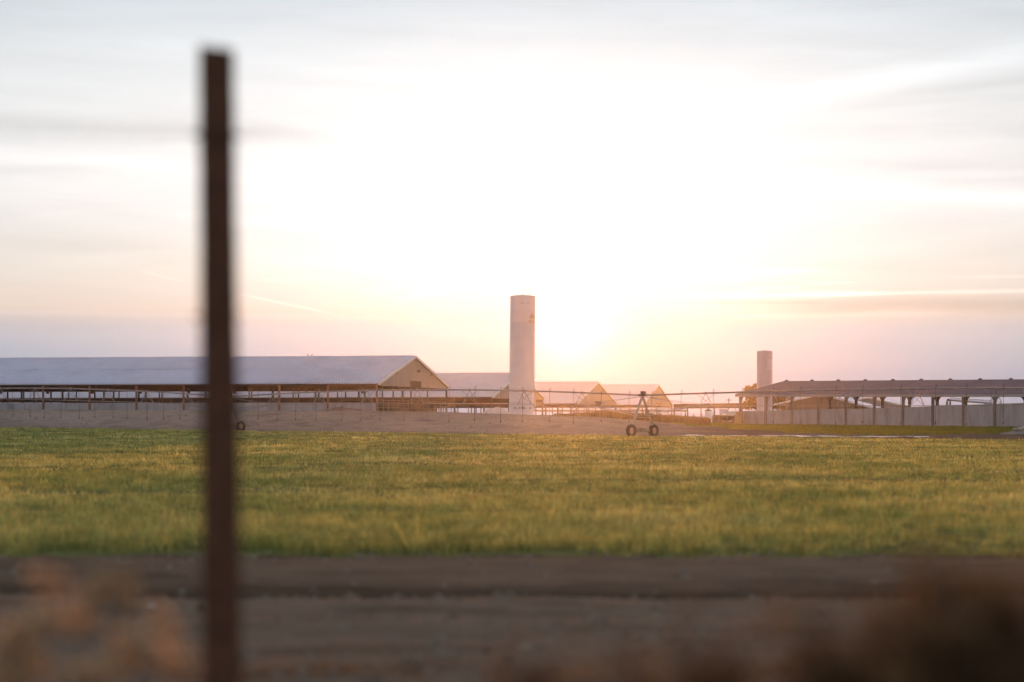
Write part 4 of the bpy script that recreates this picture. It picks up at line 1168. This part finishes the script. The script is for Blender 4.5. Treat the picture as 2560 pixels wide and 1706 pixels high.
# dry weeds
M['weed_dark'] = leafmat('dry_bush', .25, (1.1, .8, .5), (.10, .062, .036), (.17, .105, .058), 8, (.30, .19, .10))
M['weed_tan'] = leafmat('tan_seed_head', .4, (1.2, .9, .6), (.44, .33, .21), (.60, .46, .31), 8, (.74, .58, .41))
M['stem_dark'] = mat('dry_stem', (.06, .038, .025), (.10, .065, .042), 20, .9)
def weed(name, label, px, D, ytop, wpx, matname, seed, nstem, nleaf, lsize, group, partname='leaves'):
    rs = random.Random(seed); x = (px - 1280) / F * D; g = Vector((x, D, gz(x, D)))
    H = CZ + (HOR - ytop) * D / F - g.z; rw = wpx / F * D / 2
    root = thing(name, label, 'dry weed', g, group)
    m = MB(); tips = []
    for k in range(nstem):
        a = rs.uniform(0, 6.283); rr = rw * math.sqrt(rs.random()); hh = H * rs.uniform(.6, 1.0)
        tip = g + Vector((math.cos(a) * rr, math.sin(a) * rr * .6, hh)); mid = g.lerp(tip, .5) + Vector((math.cos(a), math.sin(a), 0)) * (-.15 * rr)
        m.tube([g + Vector((math.cos(a) * .03, math.sin(a) * .03, -.05)), mid, tip], [.006, .0045, .002], 5); tips.append((mid, tip))
        for q in range(3):
            p0 = mid.lerp(tip, rs.uniform(0, .8)); p1 = p0 + Vector((rs.uniform(-1, 1) * .12, rs.uniform(-1, 1) * .1, rs.uniform(.05, .14))); m.tube([p0, p1], [.003, .0015], 4); tips.append((p0, p1))
    m.build('stem', M['stem_dark'], root)
    V, Fc, T = [], [], []
    for k in range(nleaf):
        p0, p1 = rs.choice(tips); q = p0.lerp(p1, rs.uniform(.25, 1.05)) + Vector((rs.gauss(0, 1), rs.gauss(0, 1), rs.gauss(0, 1))) * lsize * 1.2
        a = Vector((rs.gauss(0, 1), rs.gauss(0, 1), rs.gauss(0, 1))).normalized(); b_ = a.cross(Vector((rs.gauss(0, 1), rs.gauss(0, 1), rs.gauss(0, 1)))).normalized()
        s_ = lsize * rs.uniform(.6, 1.3); i_ = len(V)
        V += [q - a * s_ - g, q - b_ * s_ * .4 - g, q + a * s_ - g, q + b_ * s_ * .4 - g]; Fc.append((i_, i_ + 1, i_ + 2, i_ + 3))
        t = rs.uniform(.6, 1.3); T += [(t, t, t)] * 4
    raw_mesh(partname, np.array([tuple(v) for v in V]), np.array(Fc), M[matname], np.array(T), root)
    return root
def plumes(name, label, px, D, heads, group, seed, matname='weed_tan', nleaf=150, lsize=.020):
    """dry weed whose stems end in dense seed heads; heads: (px, py, width, height, dD) of each head"""
    rs = random.Random(seed); x = (px - 1280) / F * D; g = Vector((x, D, gz(x, D)))
    root = thing(name, label, 'dry weed', g, group); m = MB()
    for hx, hy, hw, hh, dd in heads:
        c = P(hx, hy, D + dd); ax = c - g; md = g.lerp(c, .55) + Vector((rs.uniform(-.03, .03), 0, .02))
        m.tube([g - Vector((0, 0, .05)), md, c], [.006, .0045, .0025], 5)
        V, Fc, T = [], [], []; rx, rz = hw / F * D / 2, hh / F * D / 2
        tl_ = rs.uniform(-1.2, 1.2)
        for k in range(nleaf):
            while True:
                d = Vector((rs.uniform(-1, 1), rs.uniform(-1, 1), rs.uniform(-1, 1)))
                if d.length < 1: break
            q = c + Vector((d.x * rx + d.z * rz * tl_, d.y * min(rx, rz), d.z * rz)) - g
            a_ = Vector((rs.gauss(0, 1), rs.gauss(0, 1), rs.gauss(0, 1))).normalized(); b_ = a_.cross(Vector((rs.gauss(0, 1), rs.gauss(0, 1), rs.gauss(0, 1)))).normalized()
            s_ = lsize * rs.uniform(.6, 1.3); i_ = len(V)
            V += [q - a_ * s_, q - b_ * s_ * .45, q + a_ * s_, q + b_ * s_ * .45]; Fc.append((i_, i_ + 1, i_ + 2, i_ + 3)); t = rs.uniform(.6, 1.3); T += [(t, t, t)] * 4
        raw_mesh('seed_head', np.array([tuple(v) for v in V]), np.array(Fc), M[matname], np.array(T), root)
    m.build('stem', M['stem_dark'], root)
    return root
wg = 'dry weeds out of focus in front'
for args in (
    ('dry_bush', 'tall dark brown bush filling the bottom right corner, out of focus', 2450, 4.3, 1375, 400, 'weed_dark', 1, 70, 4600, .024),
    ('dry_bush', 'wide dark brown bush left of the tall corner bush, out of focus', 2150, 4.6, 1465, 400, 'weed_dark', 2, 60, 3300, .022),
    ('dry_bush', 'low dark clump under the end of the field, middle right of the bottom edge', 1790, 5.2, 1580, 300, 'weed_dark', 3, 30, 1400, .02),
    ('dry_bush', 'dark clump between the low clump and the small one along the bottom edge', 1560, 5.6, 1610, 230, 'weed_dark', 10, 20, 800, .02),
    ('dry_bush', 'small dark clump at the bottom edge just right of the middle', 1290, 6.4, 1640, 240, 'weed_dark', 4, 20, 600, .018)):
    weed(*args, wg)
plumes('seed_head_weed', 'tan seed head weed rising highest near the left edge', 230, 6.2, [(275, 1455, 110, 50, 0), (215, 1500, 80, 60, .1), (120, 1450, 80, 40, -.1), (180, 1560, 150, 40, .3), (310, 1500, 60, 60, .1)], wg, 5)
plumes('seed_head_weed', 'bright tan weed at the very left edge of the photo', 50, 5.8, [(40, 1585, 110, 110, 0), (75, 1640, 90, 90, .1), (20, 1690, 120, 60, 0), (110, 1540, 50, 70, .2)], wg, 6)
plumes('seed_head_weed', 'wide tan weed just left of the rusty post foot', 330, 6.0, [(350, 1605, 130, 70, 0), (290, 1655, 110, 60, .1), (230, 1690, 140, 60, 0), (410, 1560, 60, 90, .3), (450, 1660, 90, 60, .3)], wg, 7)
plumes('seed_head_weed', 'small tan weed with one head among the dark bushes at the right', 2330, 5.4, [(2340, 1468, 70, 50, -.9), (2290, 1500, 60, 40, -.5)], wg, 9, nleaf=110)

# pale stones on the road
for k, (px, D, s_, lb) in enumerate(((377, 21.6, .035, 'whitish stone on the road left of the post'), (1493, 19.8, .03, 'tan stone on the road below the middle of the field'), (1215, 17.5, .03, 'brown stone on the road right of the post foot'), (640, 17.4, .028, 'tan stone on the road close by the post'))):
    c = G(px, D, s_ * .5); m = MB(); rs = random.Random(k)
    m.lathe(c, [(.01, -s_ * .7), (s_ * .8, -s_ * .5), (s_ * 1.1, 0), (s_ * .8, s_ * .5), (.01, s_ * .7)], 10)
    m.v = [(a_ + rs.uniform(-1, 1) * s_ * .15, b_ + rs.uniform(-1, 1) * s_ * .15, c_ + rs.uniform(-1, 1) * s_ * .1) for a_, b_, c_ in m.v]
    tag(m.build('stone', M['concrete'] if k == 0 else M['heap_dark'], None, True, loc=c), lb, 'stone', 'stones on the road')

# ------------------------------------------------------------------ haze over the whole place
hz = MB(); hz.box((0, 430, 11), (2100, 960, 30)); ho = hz.build('haze', bpy.data.materials.new('haze_air'))
hm = ho.data.materials[0]; hm.use_nodes = True; nt = hm.node_tree; nt.nodes.clear()
out = nt.nodes.new('ShaderNodeOutputMaterial'); pvn = nt.nodes.new('ShaderNodeVolumePrincipled')
pvn.inputs['Color'].default_value = (1.0, .93, .86, 1); pvn.inputs['Density'].default_value = .00003; pvn.inputs['Anisotropy'].default_value = .89
nt.links.new(pvn.outputs[0], out.inputs['Volume'])
stuff(ho, 'warm evening haze hanging over the farm and field', 'haze')
